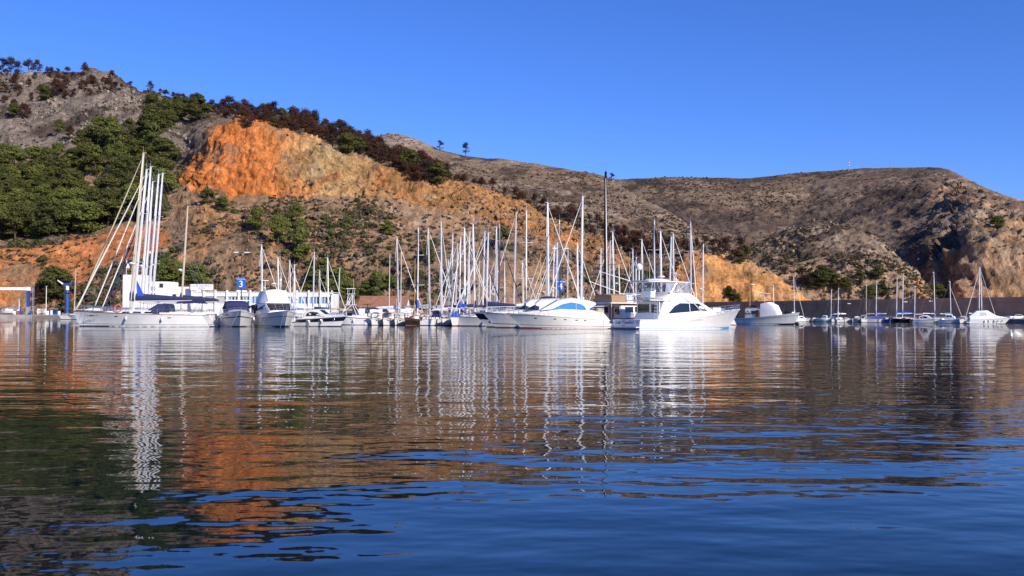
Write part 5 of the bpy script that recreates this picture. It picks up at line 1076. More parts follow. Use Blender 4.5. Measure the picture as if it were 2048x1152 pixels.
# ------------------------------------------------------------------ the thicket of masts: boats on the pontoons
def corners(f, grow=0.0):
    cx, cy, a, l, b = f; c, s = math.cos(a), math.sin(a); l += grow; b += grow
    return [(cx+c*x-s*y, cy+s*x+c*y) for x, y in ((l, b), (-l, b), (-l, -b), (l, -b))]
def clash(f, g):
    A, B_ = corners(f, .12), corners(g, .12)
    for P_, Q_ in ((A, B_), (B_, A)):
        for i in range(2):
            ex, ey = P_[i+1][0]-P_[i][0], P_[i+1][1]-P_[i][1]; nx, ny = -ey, ex
            a = [nx*x+ny*y for x, y in P_]; b = [nx*x+ny*y for x, y in Q_]
            if max(a) < min(b) or max(b) < min(a): return False
    return True
ORD = 'first second third fourth fifth sixth seventh eighth ninth tenth eleventh twelfth thirteenth fourteenth fifteenth sixteenth seventeenth eighteenth nineteenth twentieth twenty-first twenty-second twenty-third twenty-fourth twenty-fifth'.split()
COVN = {'n': (NAVY, 'navy'), 'r': (ROYAL, 'royal blue'), 'b': (BEIGE, 'beige'), 'w': (WCANV, 'white'), 'g': (GREYC, 'grey'), 't': (TURQ, 'teal')}
ZONES = [
 ('before the club house windows', 152, 250, [(525, 490, 'R', 'n'), (558, 515, 'R', 'w'), (561, 546, 'L', 'n'), (581, 521, 'R', 'n'), (587, 530, 'L', 'r'), (591, 543, 'R', 'r'), (626, 505, 'L', 'n'), (641, 541, 'R', 'r'), (657, 516, 'R', 'r'), (676, 536, 'L', 'b')]),
 ('in the thicket beyond the terracotta roof', 150, 262, [(797, 474, 'L', 'w'), (835, 456, 'L', 'r'), (860, 456, 'R', 'g'), (883, 529, 'L', 'n'), (899, 519, 'L', 'w'), (911, 487, 'L', 'g'), (930, 456, 'R', 'n'), (934, 464, 'L', 'b'), (940, 495, 'R', 'n'),
   (950, 448, 'R', 'n'), (957, 523, 'L', 'w'), (965, 464, 'L', 'n'), (981, 550, 'R', 'g'), (988, 517, 'L', 'w'), (994, 454, 'R', 'n'), (998, 447, 'R', 'w'), (1009, 524, 'L', 'n')]),
 ('behind the hardtop cruiser', 137, 250, [(1027, 426, 'L', 'n'), (1047, 522, 'R', 'w'), (1052, 420, 'L', 'n'), (1079, 514, 'R', 'g'), (1090, 506, 'L', 'n'), (1097, 405, 'R', 'w'), (1105, 492, 'L', 'n'), (1111, 486, 'R', 'b'), (1118, 439, 'R', 'n'), (1134, 500, 'L', 'w'), (1156, 487, 'R', 'n'), (1162, 393, 'L', 'n')]),
 ('behind the sport fishing yacht', 138, 265, [(1200, 498, 'L', 'n'), (1211, 342, 'R', 'n'), (1217, 482, 'L', 'w'), (1229, 464, 'R', 'n'), (1267, 498, 'R', 'n'), (1271, 515, 'L', 'b'), (1287, 479, 'R', 'n'), (1309, 440, 'L', 'w'), (1323, 464, 'R', 'n'), (1338, 474, 'L', 'g'), (1348, 466, 'R', 'n'), (1382, 444, 'R', 'n'), (1405, 489, 'L', 'w'), (1548, 570, 'R', 'n')])]
LINE = []
def clear_spot(fp): return not any(clash(fp, g) for g in FOOT)
for zone, d0, d1, lst in ZONES:
    order = sorted(range(len(lst)), key=lambda i: lst[i][1])
    for i in order:
        px, yt, sd, cv = lst[i]; best = None
        hp = HZ(px)-yt; M0 = 10.5+(hp-80)*.05; Dp = min(max((M0-EYE)*FPX/hp, d0), d1)
        rg = random.Random(px)
        for step in range(0, 150):
            D = Dp+(step//2+1)*(.8 if step % 2 else -.8)
            if not d0 <= D <= d1: continue
            M = mh(px, yt, D); L = min(max(M*.72, 6.6), 14.5); B = L*.29+.25; mx = L*.07
            for base in ((0 if sd == 'R' else 180), (180 if sd == 'R' else 0), -90, 90):
                th = R(base+rg.uniform(-7, 7)); fp = (GX(px, D)-math.cos(th)*mx, D-math.sin(th)*mx, th, L/2, B/2)
                if clear_spot(fp): best = (D, math.degrees(th), L, M, fp); break
            if best: break
        if not best: print('NO SPOT', px, yt); continue
        D, dg, L, M, fp = best; cm, cn = COVN[cv]
        black = px == 1211
        lab = ('tall black masted sailing yacht rising above all other masts' if black else f'{cn} covered sailboat, {ORD[i]} mast from left {zone}')
        if px == 1548: lab = 'white sailboat whose short mast stands behind the old fishing boat wheelhouse'
        sailboat(px, D, dg, L, M, lab, cover=cm, mastm=BLKM if black else (WOODM if px in (1079,) else rg.choice((ALU, ALU, WHITE, mat('dull_alloy_mast', (.46, .46, .48), .5)))), rake=rg.choice((.01, .02, .025)), hood=rg.choice((NAVY, None, BEIGE, NAVY)) if D < 190 else None, group='sailboats on the pontoons', r=.23 if black else None, jib=rg.choice((SAILW, SAILW, SAILW, NAVY)),
                 stripe=rg.choice((None, NAVYG, BLUEP, None)), spreaders=2 if L > 9 else 1, radar_at=(M*.45 if rg.random() < .35 else None), lod=1 if D < 175 else 0, bimini=rg.choice((None, NAVY, None, BEIGE)) if D < 190 else None)
        FOOT.append(fp)
# ------------------------------------------------------------------ quays, buildings, breakwater
CONC = mat('quay_concrete', (0.36, 0.33, 0.29), 0.9, var=0.22, vscale=.6, bump=.03, bscale=3)
CONCD = mat('dark_concrete', (0.20, 0.185, 0.165), 0.9, var=0.3, vscale=.5, bump=.03, bscale=3)  # darker concrete tone for the right quay edge
ASPH = mat('quay_apron', (0.17, 0.155, 0.14), 0.95, var=.2, vscale=.2)
STUC = mat('white_render', (0.78, 0.77, 0.75), .85, var=.05, vscale=.8)
TERRA = mat('terracotta_tile', (0.33, 0.165, 0.10), .85, var=.25, vscale=.8, bump=.03, bscale=6)
WALLB = mat('breakwater_masonry', (0.60, 0.29, 0.165), .95, var=.25, vscale=.25, bump=.06, bscale=1.2)
CBLUE = mat('crane_blue_paint', (0.022, 0.07, 0.28), .5, var=.2, vscale=1)
SBLUE = mat('sign_blue', (0.015, 0.12, 0.55), .4)
SWHITE = mat('sign_white', (0.82, 0.82, 0.82), .5)
DPOLE = mat('dark_lamp_post', (0.035, 0.04, 0.05), .5)
DRED = mat('dull_red_paint', (0.35, 0.07, 0.045), .5, var=.2, vscale=2)
GLAZ = mat('blue_glazing', (0.06, 0.20, 0.44), .08, spec=.7)
CARP = mat('silver_car_paint', (0.62, 0.63, 0.64), .25, metal=.3, coat=.5)
PONT = mat('pontoon_deck', (0.30, 0.26, 0.21), .85, var=.2, vscale=1)
ZL = 0.9
edge = [(-620, 312), (-140, 312), (-137, 287), (36, 287), (62, 352), (98, 322), (121.0, 246), (150, 185), (260, 60), (620, 60)]
far = [(620, 900), (-620, 900)]
b = MB(); n = len(edge)+len(far); P_ = edge+far
b.add([(x, y, ZL) for x, y in P_]+[(x, y, -3) for x, y in P_], [tuple(range(n))]+[(i, (i+1) % n, (i+1) % n+n, i+n) for i in range(n)])
tag(b.build('quay_ground', ASPH), kind='structure')
# quay facing: cast blocks along the left edge
qf = empty('quay_wall', (0, 0, 0)); tag(qf, 'low pale concrete quay face at the far left waterline', 'quay')
for i in range(9):
    x0 = -232+i*10.4; MB().span(x0+.06, x0+10.3, 310.9, 312.3, -1, ZL+.12+.02*(i % 3)).build('block', CONC, qf)
qr = empty('quay_wall', (0, 0, 0)); tag(qr, 'dark concrete quay edge under the parked car at right', 'quay')
for i in range(9):
    x0, y0 = 104+i*5.1, 301-i*16.6 ; x1, y1 = 104+(i+1)*5.1, 301-(i+1)*16.6
    if i >= 2: d = Vector((x1-x0, y1-y0)); a = math.atan2(d.y, d.x); MB().box(((x0+x1)/2-.9, (y0+y1)/2, 0.0), (d.length-.12, 1.6, 2.2), rz=a).build('block', CONCD, qr)
# breakwater wall with its courses
wl = empty('breakwater_wall', (0, 0, 0)); tag(wl, 'long dark brown breakwater wall at the foot of the right hills', 'wall')
pw = [(190.0, 116), (131.5, 244), (97.5, 318), (62, 395), (40, 430)]
for (x0, y0), (x1, y1) in zip(pw, pw[1:]):
    d = Vector((x1-x0, y1-y0)); m_ = max(1, int(d.length/16)); a = math.atan2(d.y, d.x)
    for k in range(m_):
        t = (k+.5)/m_; c = (lerp(x0, x1, t), lerp(y0, y1, t)); ln = d.length/m_-.03
        MB().box((c[0], c[1], 3.1), (ln, 1.6, 4.6), rz=a).build('wall_panel', WALLB, wl)
        MB().box((c[0], c[1], 6.05), (ln, 1.9, 1.26), rz=a).build('parapet', WALLB, wl)
# low tan wall behind the masts
lw = empty('low_wall', (0, 0, 0)); tag(lw, 'low tan wall behind the thicket of masts', 'wall')
for i in range(8):
    xa, xb = GX(985+i*24, 306), GX(985+(i+1)*24, 306); MB().span(xa, xb-.04, 306, 306.6, ZL-.2, ZL+4.6).build('wall_panel', mat('tan_render', (.36, .22, .13), .9, var=.15, vscale=.5), lw)

# --- club house
def club():
    D = 300.0; e = empty('club_house', (0, D, ZL)); tag(e, 'long low white club house with blue windows and white pilasters behind the boats', 'building')
    x0, x1 = GX(384, D), GX(664, D); h = 7.25
    MB().span(x0, x1, .5, 12, 0, h-.35).build('wall', STUC, e)
    MB().span(x0-.2, x1+.2, .1, .5, h-1.35, h-.1).build('fascia', STUC, e)
    MB().span(x0-.3, x1+.3, -.1, 12.2, h-.1, h+.06).build('roof', STUC, e)
    MB().span(x0, x1, .1, .48, 0, 3.7).build('plinth', STUC, e)
    nb = 12; wd = (x1-x0)/nb
    for i in range(nb+1): MB().span(x0+i*wd-.24, x0+i*wd+.24, -.35, .08, 0, h+.55).build('pilaster', STUC, e)
    for i in range(nb):
        xa = x0+i*wd+.30; ww = (wd-.6)
        if i in (0, 1, 2): MB().span(xa, xa+ww, .40, .495, 1.8, 5.8).build('bay_shade_panel', mat('painted_shade_grey', (.42, .41, .40), .9), e); continue  # flat grey panels paint the shade of the first bays
        for k in range(3):
            f = MB(); a = xa+k*ww/3+.05; c = xa+(k+1)*ww/3-.05
            for q in ((a, a+.09, 3.75, 5.86), (c-.09, c, 3.75, 5.86), (a+.09, c-.09, 5.76, 5.86), (a+.09, c-.09, 3.75, 3.85)): f.span(q[0], q[1], .30, .49, q[2], q[3])
            fo = f.build('window', STUC, e); MB().span(a+.09, c-.09, .40, .44, 3.85, 5.76).build('pane', GLAZ if (i+k) % 4 else GLASS, fo)
    for px, w_, hh in ((474, 2.6, .5), (548, 1.0, .8)): MB().box((GX(px, D), 5, h+.06+hh/2), (w_, 2.0, hh)).build('roof_unit', STUC, e)
    # taller white blocks at the left end
    def blk(a, c, y0, y1, top): MB().span(GX(a, D), GX(c, D), y0, y1, 0, ZY((a+c)/2, top, D)-ZL).build('wall', STUC, e)
    blk(297, 336, .0, 9, 563); blk(336.4, 383, 1.5, 9, 573); blk(250, 288, -2, 6, 550); blk(288.4, 296.6, .5, 8, 566)
    for px, y in ((322, 571), (306, 577), (306, 590), (345, 592)): 
        z = ZY(px, y, D)-ZL; w_ = MB().box((GX(px, D), -.03 if px < 336 else 1.47, z), (1.15, .12, 1.25)).build('window', mat('window_frame_brown', (.2, .16, .12), .6), e); MB().box((GX(px, D), -.12 if px < 336 else 1.38, z), (.85, .08, .95)).build('pane', GLASS, w_)
    MB().tube([(GX(254, D), -1, 11), (GX(254, D), -1, ZY(254, 520, D)-ZL)], .06, 6).build('flag_pole', SWHITE, e)
    z = ZY(254, 521, D)-ZL; X = GX(254, D); MB().add([(X+.08, -1, z), (X+1.0, -1, z-1.9), (X+.95, -.98, z-2.3), (X+.08, -1, z-2.2)], [(0, 1, 2, 3)]).build('flag', SWHITE, e)
    # roof sign
    s = empty('roof_sign', (GX(404, D), D-.6, 0)); tag(s, 'white roof sign reading CLUB NAUTICO JAVEA above the club house', 'sign')
    za, zb = ZY(404, 580.5, D), ZY(404, 568.5, D); w_ = GX(427, D)-GX(382, D)
    MB().span(-w_/2, w_/2, 0, .35, za, zb).build('board', SWHITE, s); MB().span(-w_/2-.35, -w_/2-.01, .0, .36, za, zb).build('side_panel', DRED, s)
    for x in (-w_*.28, w_*.28): MB().span(x-.12, x+.12, .38, .6, ZL+7.3, zb-.1).build('post', SWHITE, s)
    zc = (za+zb)/2; gt = mat('grey_lettering', (.16, .16, .18), .6)
    text_mesh('lettering', 'CLUB  NAUTICO', .86, gt, s, (0, -.012, zc+.38), (R(90), 0, 0)); text_mesh('lettering', 'JAVEA', .78, gt, s, (0, -.012, zc-.32), (R(90), 0, 0)); MB().span(-.25, .2, -.02, -.003, zc-.82, zc-.66).build('emblem', gt, s)
club()
# --- terracotta roofed house
def house():
    D = 292.0; e = empty('terracotta_house', (0, D, ZL)); tag(e, 'low white house with a long terracotta tiled roof at the foot of the slope', 'building')
    xa, xb = GX(717, D), GX(812, D); he = ZY(760, 612, D)-ZL; hr = ZY(760, 592, D)-ZL
    MB().span(xa, xb, 0, 11, 0, he).build('wall', STUC, e)
    MB().add([(xa, 0, he), (xa, 11, he), (xa, 5.5, hr-.1), (xb, 0, he), (xb, 11, he), (xb, 5.5, hr-.1)], [(0, 1, 2), (3, 5, 4), (0, 3, 4, 1), (0, 2, 5, 3), (1, 4, 5, 2)]).build('gable', STUC, e)
    n = 46
    for side in (0, 1):
        for k in range(n):       # courses of barrel tiles, one strip per column
            x0 = xa-.3+(xb-xa+.6)*k/n; x1 = xa-.3+(xb-xa+.6)*(k+.92)/n; ys = (-.6, 5.5) if side == 0 else (11.6, 5.5); zz = (he-.22, hr+.06)
            MB().add([(x0, ys[0], zz[0]), ((x0+x1)/2, ys[0], zz[0]+.14), (x1, ys[0], zz[0]), (x0, ys[1], zz[1]), ((x0+x1)/2, ys[1], zz[1]+.14), (x1, ys[1], zz[1]), (x0, ys[0], zz[0]-.12), (x1, ys[0], zz[0]-.12), (x0, ys[1], zz[1]-.12), (x1, ys[1], zz[1]-.12)],
                     [(0, 1, 4, 3), (1, 2, 5, 4), (0, 6, 7, 2, 1), (0, 3, 8, 6), (2, 7, 9, 5), (3, 4, 5, 9, 8)]).build('tile', TERRA, e)
    for px in (735, 770, 795): 
        w_ = MB().span(GX(px, D)-.7, GX(px, D)+.7, -.08, .05, 1.0, 2.3).build('window', mat('window_frame_brown', (.2, .16, .12), .6), e); MB().span(GX(px, D)-.55, GX(px, D)+.55, -.12, -.085, 1.1, 2.2).build('pane', GLASS, w_)
    MB().span(GX(800, D), GX(822, D), 6, 12, 0, he-.6).build('wing', STUC, e)
    h2 = empty('small_shed', (GX(709, D), D+3, ZL)); tag(h2, 'small dark red roofed shed left of the terracotta house', 'building'); MB().span(-1.6, 1.6, 0, 3, 0, 1.9).build('wall', STUC, h2); MB().add([(-1.9, -.4, 1.8), (1.9, -.4, 1.8), (1.9, 3.4, 3.0), (-1.9, 3.4, 3.0), (-1.9, -.4, 1.65), (1.9, -.4, 1.65), (1.9, 3.4, 1.85), (-1.9, 3.4, 1.85)], [(0, 1, 2, 3), (0, 4, 5, 1), (1, 5, 6, 2), (2, 6, 7, 3), (3, 7, 4, 0)]).build('roof', DRED, h2)
house()
def palm(px, D, h, label):
    e = empty('palm_tree', (GX(px, D), D, ZL)); tag(e, label, 'tree'); MB().tube([(0, 0, -.2), (.1, 0, h*.5), (0, .1, h)], [.2, .16, .14], 7).build('trunk', BARK, e)
    c = MB()
    for k in range(16):
        a = k*2.4; r = 1.5+.2*(k % 3); up = .9-.1*(k % 5)
        for j in range(3):
            t0, t1 = j/3, (j+1)/3; f = lambda t: Vector((math.cos(a)*r*t, math.sin(a)*r*t, h+up*t-1.5*up*t*t)); p, q = f(t0), f(t1); s_ = Vector((-math.sin(a), math.cos(a), .1))*.28*(1.05-t0); s2 = s_*.8 if j < 2 else s_*.1
            c.add([p-s_, p+s_, q+s2, q-s2], [(0, 1, 2, 3)])
    c.build('crown', GREEN, e)
palm(735, 287, 3.6, 'small palm tree before the terracotta house'); palm(1013, 300, 3.2, 'small palm tree before the tan wall behind the masts')
# --- pontoons
def pontoon(px0, D0, px1, D1, w_, label):
    a = Vector((GX(px0, D0), D0)); c = Vector((GX(px1, D1), D1)); d = c-a; e = empty('pontoon', (a.x, a.y, 0), math.atan2(d.y, d.x)); tag(e, label, 'pontoon')
    n = max(2, int(d.length/8))
    for k in range(n): MB().span(d.length*k/n+.04, d.length*(k+1)/n-.04, -w_/2, w_/2, -.2, .5).build('float', CONC, e); MB().span(d.length*k/n+.02, d.length*(k+1)/n-.02, -w_/2-.05, w_/2+.05, .504, .58).build('deck_section', PONT, e)
pontoon(150, 279, 1000, 279, 2.2, 'floating pontoon along the quay behind the boats')
def lamp(px, D, ytop, label, arms=2, signy=None, num=None, m=DPOLE, sw=None):
    h = ZY(px, ytop, D); e = empty('pontoon_lamp', (GX(px, D), D, 0)); tag(e, label, 'lamp post')
    MB().tube([(0, 0, .3), (0, 0, h)], [.11, .08], 8).build('post', m, e); a = MB()
    for sd in ((1, -1) if arms == 2 else (1,)):
        MB().tube([(0, 0, h-.05), (sd*.5, 0, h)], .035, 5).build('arm', m, e); MB().box((sd*.85, 0, h+.03), (.75, .28, .13)).build('lamp_head', SWHITE, e)
    if num:
        s = empty('berth_sign', (GX(px, D), D-.18, 0)); tag(s, 'blue pontoon sign with a big white '+('three' if num == '3' else 'four'), 'sign')
        za, zb = ZY(px, signy[1], D), ZY(px, signy[0], D); w_ = sw
        MB().span(-w_/2, w_/2, 0, .06, za, zb).build('board', SBLUE, s); hh = zb-za
        text_mesh('numeral', num, hh*.86, SWHITE, s, (0, -.012, za+hh*.40), (R(90), 0, 0), sx=1.05); text_mesh('lettering', 'PANTALAN', hh*.165, SWHITE, s, (0, -.012, zb-hh*.12), (R(90), 0, 0))
lamp(482, 158, 505, 'dark twin headed lamp post carrying the number three sign', 2, (556, 577), '3', sw=1.26)
lamp(1121, 152, 497, 'dark twin headed lamp post carrying the number four sign', 2, (561, 581), '4', sw=.92)
pontoon(482, 152, 482, 166, 2.0, 'short floating pontoon under the number three sign'); pontoon(1121, 148, 1121, 158, 2.0, 'short floating pontoon under the number four sign')
# --- left quay gear
def gantry():
    D = 316.0; X = GX(56, D); e = empty('boat_hoist', (X, D, ZL)); tag(e, 'blue post of the boat hoist with a white beam leaving the frame', 'boat hoist')
    zt = ZY(56, 574, D)-ZL; MB().span(-.4, .4, -.4, .4, 0, zt-1.2).build('post', CBLUE, e); MB().span(-.42, .5, -.45, .45, zt-1.15, zt).build('head', SWHITE, e); MB().span(-20, -.6, -.4, .4, zt-1.0, zt-.1).build('beam', SWHITE, e); MB().box((0, 0, 1.4), (1.0, 1.1, 2.4)).build('winch_box', GREYC, e)
    MB().tube([(.1, 0, zt), (.1, 0, zt+1.0)], .12, 6).build('beacon', DRED, e); MB().span(-20.6, -19.5, -.5, .5, 0, zt).build('post', CBLUE, e)
gantry()
def quay_crane():
    D = 314.0; X = GX(134, D); e = empty('quay_crane', (X, D, ZL)); tag(e, 'blue pillar crane with a short white jib on the left quay', 'crane')
    z = lambda y: ZY(134, y, D)-ZL
    MB().tube([(0, 0, 0), (0, 0, z(580))], .58, 14).build('pillar', CBLUE, e, smooth=True); MB().tube([(0, 0, z(585.5)), (0, 0, z(584.5))], 1.25, 14).build('platform', CBLUE, e); MB().tube([(0, 0, z(579.9)), (0, 0, z(571))], .5, 12).build('slewing_ring', SWHITE, e, smooth=True)
    MB().box((.1, 0, z(568.5)), (2.3, 1.2, .75)).build('winch_house', CBLUE, e); MB().loft([[(-.9, -.35, z(572)), (-.9, .35, z(572)), (-.9, .35, z(568)), (-.9, -.35, z(568))], [(-3.1, -.2, z(561.5)), (-3.1, .2, z(561.5)), (-3.1, .2, z(559.8)), (-3.1, -.2, z(559.8))]]).build('jib', SWHITE, e)
    MB().box((0, 0, .25), (2.2, 2.2, .5)).build('base', CONC, e)
quay_crane()
def simple_lamp(px, D, ytop, label, m=SWHITE, name='quay_lamp'):
    h = ZY(px, ytop, D)-ZL; e = empty(name, (GX(px, D), D, ZL)); tag(e, label, 'lamp post'); MB().tube([(0, 0, 0), (0, 0, h)], [.13, .09], 7).build('post', m, e); MB().box((0, 0, h+.08), (.5, .5, .22)).build('lamp_head', GREYC, e)
simple_lamp(92, 314, 573, 'white lamp post on the quay left of the blue crane'); simple_lamp(38, 318, 598, 'short white post on the quay left of the boat hoist')
def ladder_mast():
    D = 322; e = empty('lattice_pole', (GX(66, D), D, ZL)); tag(e, 'thin lattice pole on the quay right of the boat hoist', 'pole'); h = ZY(66, 573, D)-ZL
    for sx in (-.22, .22): MB().tube([(sx, 0, 0), (sx, 0, h)], .04, 5).build('leg', GREYW, e)
    for k in range(12): MB().tube([(-.22, 0, .5+k*h/12.5), (.22, 0, .5+k*h/12.5)], .03, 4).build('rung', GREYW, e)
ladder_mast()
def kiosk(px, D, w_, d_, h, wm_, rm, label, name='kiosk'):
    e = empty(name, (GX(px, D), D, ZL)); tag(e, label, 'kiosk'); MB().span(-w_/2, w_/2, 0, d_, 0, h).build('wall', wm_, e); MB().add([(-w_/2-.25, -.25, h-.05), (w_/2+.25, -.25, h-.05), (w_/2+.25, d_+.25, h+.5), (-w_/2-.25, d_+.25, h+.5), (-w_/2-.25, -.25, h-.2), (w_/2+.25, -.25, h-.2), (w_/2+.25, d_+.25, h+.3), (-w_/2-.25, d_+.25, h+.3)], [(0, 1, 2, 3), (0, 4, 5, 1), (1, 5, 6, 2), (2, 6, 7, 3), (3, 7, 4, 0)]).build('roof', rm, e)
    MB().span(-w_*.3, -w_*.05, -.05, .03, .1, h*.8).build('door', SWHITE, e); MB().span(w_*.08, w_*.36, -.05, .03, h*.4, h*.8).build('window', GLASS, e)
kiosk(106, 318, 2.7, 2.2, 2.0, CBLUE, TERRA, 'small blue kiosk with an orange brown roof on the left quay'); kiosk(25, 320, 3.0, 2.4, 2.2, SWHITE, GREYC, 'white box hut with a dark top on the left quay', 'hut')
def dry_boat(px, D, L, deg, label, m=WHITE, zc=.7):
    e = empty('boat_ashore', (GX(px, D), D, ZL+zc), R(deg)); tag(e, label, 'motorboat'); H = Hull(L, L*.36, .95, .7, rake=.5, tw=.85, flare=.2, draft=.55); H.build(e, m, boot=0, n=10); H.strip(e, 'rub_rail', GREYC, .9, 1.0, .03)
    c = Cab([(-.1*L, L*.13, L*.11, .7, 1.3), (.1*L, L*.12, L*.09, .75, 1.3), (.2*L, L*.08, L*.06, .8, .95)], .06); c.build(e, WHITE, 'cabin'); c.window(e, GLASS, [(-.05*L, .3), (.08*L, .3), (.08*L, .85), (-.05*L, .85)], k=1)
    for x in (-.3*L, .2*L): MB().box((x, 0, -.45), (.25, L*.3, .5)).build('cradle', DRED, e)
dry_boat(78, 317, 5.5, -80, 'white boat with pointed bow ashore on the quay between hoist and kiosk'); dry_boat(11, 319, 6.2, 170, 'white boat ashore at the left edge of the quay'); dry_boat(88, 322, 5.0, 200, 'small covered boat ashore behind the white lamp post', WCANV)
for i, (px, m_, lab) in enumerate(((36, DRED, 'red fuel drum'), (44, CBLUE, 'blue drum'), (62, CBLUE, 'dark blue container bin'), (95, SWHITE, 'white folding step stand'), (118, SWHITE, 'white plastic crate stack'))):
    e = empty('quay_bin', (GX(px, 314.5), 314.5, ZL)); tag(e, lab+' standing on the left quay edge', 'bin'); MB().tube([(0, 0, 0), (0, 0, 1.25), (0, 0, 1.3)], [.42, .42, .36], 10).build('body', m_, e); MB().tube([(0, 0, 1.3), (0, 0, 1.38)], .46, 10).build('lid', GREYC, e)
dd, hh_ = sailboat(148, 252, 200, 8.5, mh(148, 541, 252), 'small sailboat with a cream mast behind the bows of the left row', cover=None, mastm=TANM, jib=None)
cruiser(205, 240, 10, 10, 'white cruiser with a long pale canopy behind the bows of the left row', style='express', bimini=WCANV, fb=1.6)
cruiser(168, 246, 185, 8.0, 'small white cruiser with radar arch behind the bows of the left row', style='coupe', arch=True)
# --- things behind the breakwater berths on the right
def right_row():
    line = lambda px: np.interp(px, [1580, 1700, 1800, 1900, 1990, 2030], [302, 282, 266, 251, 239, 234])
    rows = [(1604, 'coupe', 6.2, 20, WHITE, dict(roofm=WHITE), 'white cabin boat nearest the fishing boat bow'), (1628, 'open', 4.6, -60, GREYW, {}, 'small grey open boat right of the white cabin boat'),
            (1646, 'pilot', 5.2, 150, WHITE, {}, 'white pilothouse boat with a square cabin'), (1664, 'open', 5.0, -70, WHITE, dict(roofm=BLUEP), 'white open boat with a blue console'), (1692, 'open', 6.0, 5, OLDW, dict(roofm=BEIGE), 'long open white boat with beige console'),
            (1714, 'express', 5.6, -75, WHITE, dict(bimini=WCANV), 'white runabout with a white canopy bow on'), (1726, 'coupe', 5.5, -120, WHITE, dict(arch=True), 'small white coupe with a rounded roof'),
            (1774, 'open', 5.5, -95, BLUEP, {}, 'blue hulled open boat right of the blue tarpaulin'), (1814, 'open', 6.8, -80, BLACKH, dict(roofm=BEIGE), 'black hulled open boat low on the water'), (1838, 'tent', 6.0, -140, WHITE, dict(roofm=REDC), 'white boat under a red canvas cover'),
            (1858, 'coupe', 7.6, -35, WHITE, {}, 'white coupe cruiser right of the red covered boat'), (1884, 'open', 6.4, -30, OLDW, dict(roofm=WHITE), 'white open boat with low windscreen'), (1906, 'pilot', 7.0, -40, WHITE, {}, 'white cabin cruiser with a row of windows'),
            (1924, 'express', 6.2, -55, WHITE, dict(bimini=BEIGE), 'white boat with a beige canopy'), (1940, 'open', 4.6, -95, GREYW, dict(roofm=WHITE), 'small grey dinghy left of the big canvas tent boat')]
    for px, st, L, dg, m_, kw, lab in rows:
        if -85 < dg < -20 and px not in (1858, 1906): dg = -180-dg
        cruiser(px, float(line(px)), dg, L, lab+' in the right hand row', 'small_motorboat', style=st, hullm=m_, lod=0, rail=st != 'open', **kw)
    e, H = cruiser(1978, 236.5, -8, 9.6, 'white cruiser under a tall white canvas tent beside the quay with the car', 'tent_covered_cruiser', style='tent', roofm=WCANV, fb=1.5)
    for u in (.45, .58, .68, .8): p = H.pt(u, .75, -1, .1); fender(e, p[0], p[1], p[2], .12, .5)
    masts = [(1589, 553, 25, 'w', 'its jib rolled, tallest near the fishing boat bow'), (1662, 580, 200, 'r', 'thin mast left of the pair'), (1676, 577, 190, 'w', 'right of the thin mast pair'), (1732, 564, 200, 'n', 'buff coloured mast'), (1752, 564, 180, 'r', 'blue tarpaulin over its hull'),
             (1793, 557, 185, 'r', 'left of the tall blue covered pair'), (1805, 548, 180, 'r', 'right of the tall blue covered pair'), (1829, 573, 180, 'n', 'short mast beside the red canvas boat'), (1870, 545, 10, 'n', 'tall mast behind the white coupe cruiser'), (1902, 563, 0, 't', 'teal boom cover'), (1958, 536, 190, 'n', 'left of the two tall masts over the canvas tent'), (1964, 539, 5, 'n', 'right of the two tall masts over the canvas tent')]
    for i, (px, yt, dg, cv, lab) in enumerate(masts):
        D = float(line(px))+4.2+(i % 2)*3.2; M = mh(px, yt, D); L = min(max(M*.68, 5.8), 9)
        e, H = sailboat(px, D, dg, L, M, 'sailboat in the right hand row, '+lab, cover=COVN[cv][0], mastm=TANM if px == 1732 else ALU, rake=.02, lod=0, group='sailboats below the breakwater', r=.085, spreaders=1, jib=SAILW if px in (1589, 1902, 1958, 1964) else None, fenders=False, hullm=BLACKH if px == 1805 else WHITE)
        if px == 1752: Cab([(-.4*L, .9, .3, .9, 1.2), (-.1*L, 1.15, .2, .95, 1.9), (.2*L, .9, .2, 1.0, 1.7), (.42*L, .3, .1, 1.05, 1.3)], .15).build(e, mat('blue_tarpaulin', (.07, .09, .30), .7, var=.2, vscale=2), 'tarpaulin')
right_row()
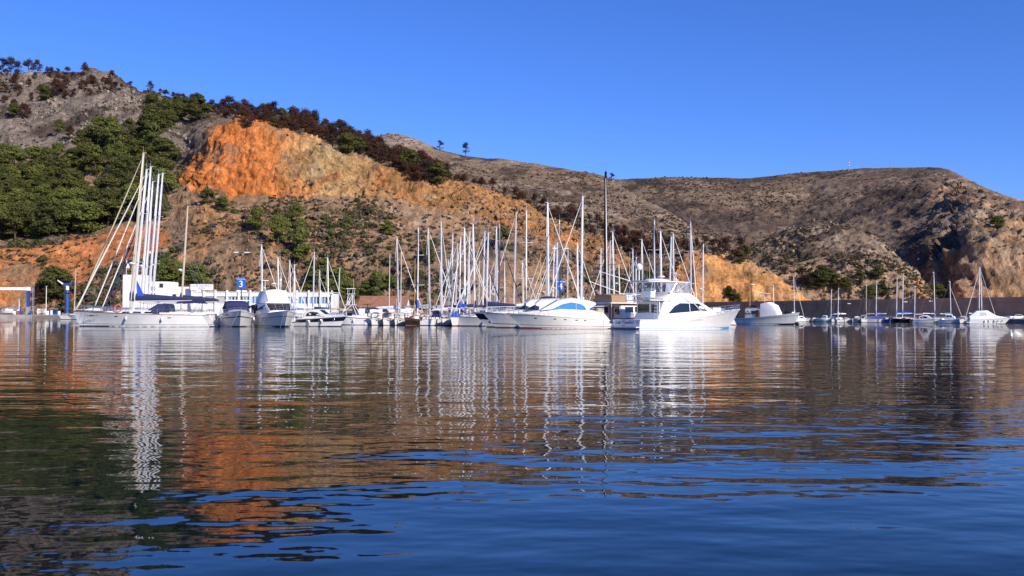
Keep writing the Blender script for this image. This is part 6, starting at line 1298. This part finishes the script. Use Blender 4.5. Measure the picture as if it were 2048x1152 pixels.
def car():
    D = 246.0; e = empty('parked_car', (GX(2032, D), D, ZL), R(190)); tag(e, 'silver saloon car parked on the quay at the right edge', 'car'); W = .86
    prof = [(-2.2, .32), (-2.25, .75), (-2.1, .95), (-1.5, 1.0), (-.95, 1.38), (.35, 1.42), (1.05, .98), (1.95, .86), (2.2, .68), (2.22, .32)]
    r = []
    for y, k in ((-W, .0), (-W*.98, 1), (W*.98, 1), (W, 0)): r.append([(x*(1 if k else .985), y*(1 if z < 1.0 else .84), z if k else z-.02) for x, z in prof])
    MB().loft(r).build('body', CARP, e, smooth=True, auto=30)
    for sd in (1, -1):
        for poly in ([(-1.25, 1.02), (-.9, 1.33), (-.3, 1.35), (-.3, 1.02)], [(-.22, 1.02), (-.22, 1.35), (.32, 1.36), (.85, 1.02)]):
            MB().add([(x, sd*(W*.99 if z < 1.1 else W*.86), z) for x, z in poly], [(0, 1, 2, 3)]).build('window', GLASS, e)
        for x in (-1.35, 1.38):
            t = MB().tube([(x, sd*(W-.2), .32), (x, sd*(W+.02), .32)], .32, 14).build('wheel', RUBBER, e); MB().tube([(x, sd*(W-.1), .32), (x, sd*(W+.035), .32)], .2, 12).build('rim', STEEL, t)
    for sd in (.6, -.6): MB().box((2.2, sd, .68), (.06, .32, .14)).build('headlight', SWHITE, e)
    MB().add([(.42, -.66, 1.40), (.42, .66, 1.40), (1.06, .76, 1.0), (1.06, -.76, 1.0)], [(0, 1, 2, 3)]).build('windscreen', GLASS, e)
car()
def bw_lamp(px, y, D, lab):
    e = empty('breakwater_lamp', (GX(px, D), D, ZL)); tag(e, lab, 'lamp post'); h = ZY(px, y, D)-ZL; MB().tube([(0, 0, 0), (0, 0, h)], .05, 6).build('post', DPOLE, e); MB().box((.3, 0, h+.05), (.9, .35, .16)).build('lamp_head', SWHITE, e)
for px, y, D, lab in ((1696, 607.5, 292, 'small white lamp head against the breakwater wall, left one'), (1809, 604, 272, 'small white lamp head against the breakwater wall, middle one'), (1859, 602.5, 262, 'small white lamp head against the breakwater wall, right one'), (1503, 569, 230, 'lamp with a white head above the fishing boat')): bw_lamp(px, y, D, lab)
def radio_mast(px, y0, y1, lab, w_=1.0):
    p = on_hill(HC, px, y0); h = (y0-y1)/FPX*p[1]; e = empty('radio_mast', tuple(map(float, p))); tag(e, lab, 'radio mast')
    for a in (0, 2.1, 4.2): MB().tube([(w_*math.cos(a), w_*math.sin(a), -2), (w_*.45*math.cos(a), w_*.45*math.sin(a), h)], .16 if w_ > .8 else .12, 5).build('leg', GREYC, e)
    if w_ > .8:
        for k in range(7):
            z = h*(k+.5)/7.2; q = w_*(1-.5*z/h); MB().tube([(q, 0, z), (-q*.5, q*.87, z+.6), (-q*.5, -q*.87, z), (q, 0, z+.6)], .07, 4).build('brace', GREYC, e)
        for z in (.45, .7): MB().tube([(0, -.8, h*z), (0, -1.1, h*z)], .55, 10).build('dish', GREYW, e)
radio_mast(1698, 343, 320, 'lattice radio mast with white dishes on the far right skyline'); radio_mast(1783, 339, 324, 'thin radio pole right of the lattice mast on the skyline', .3)
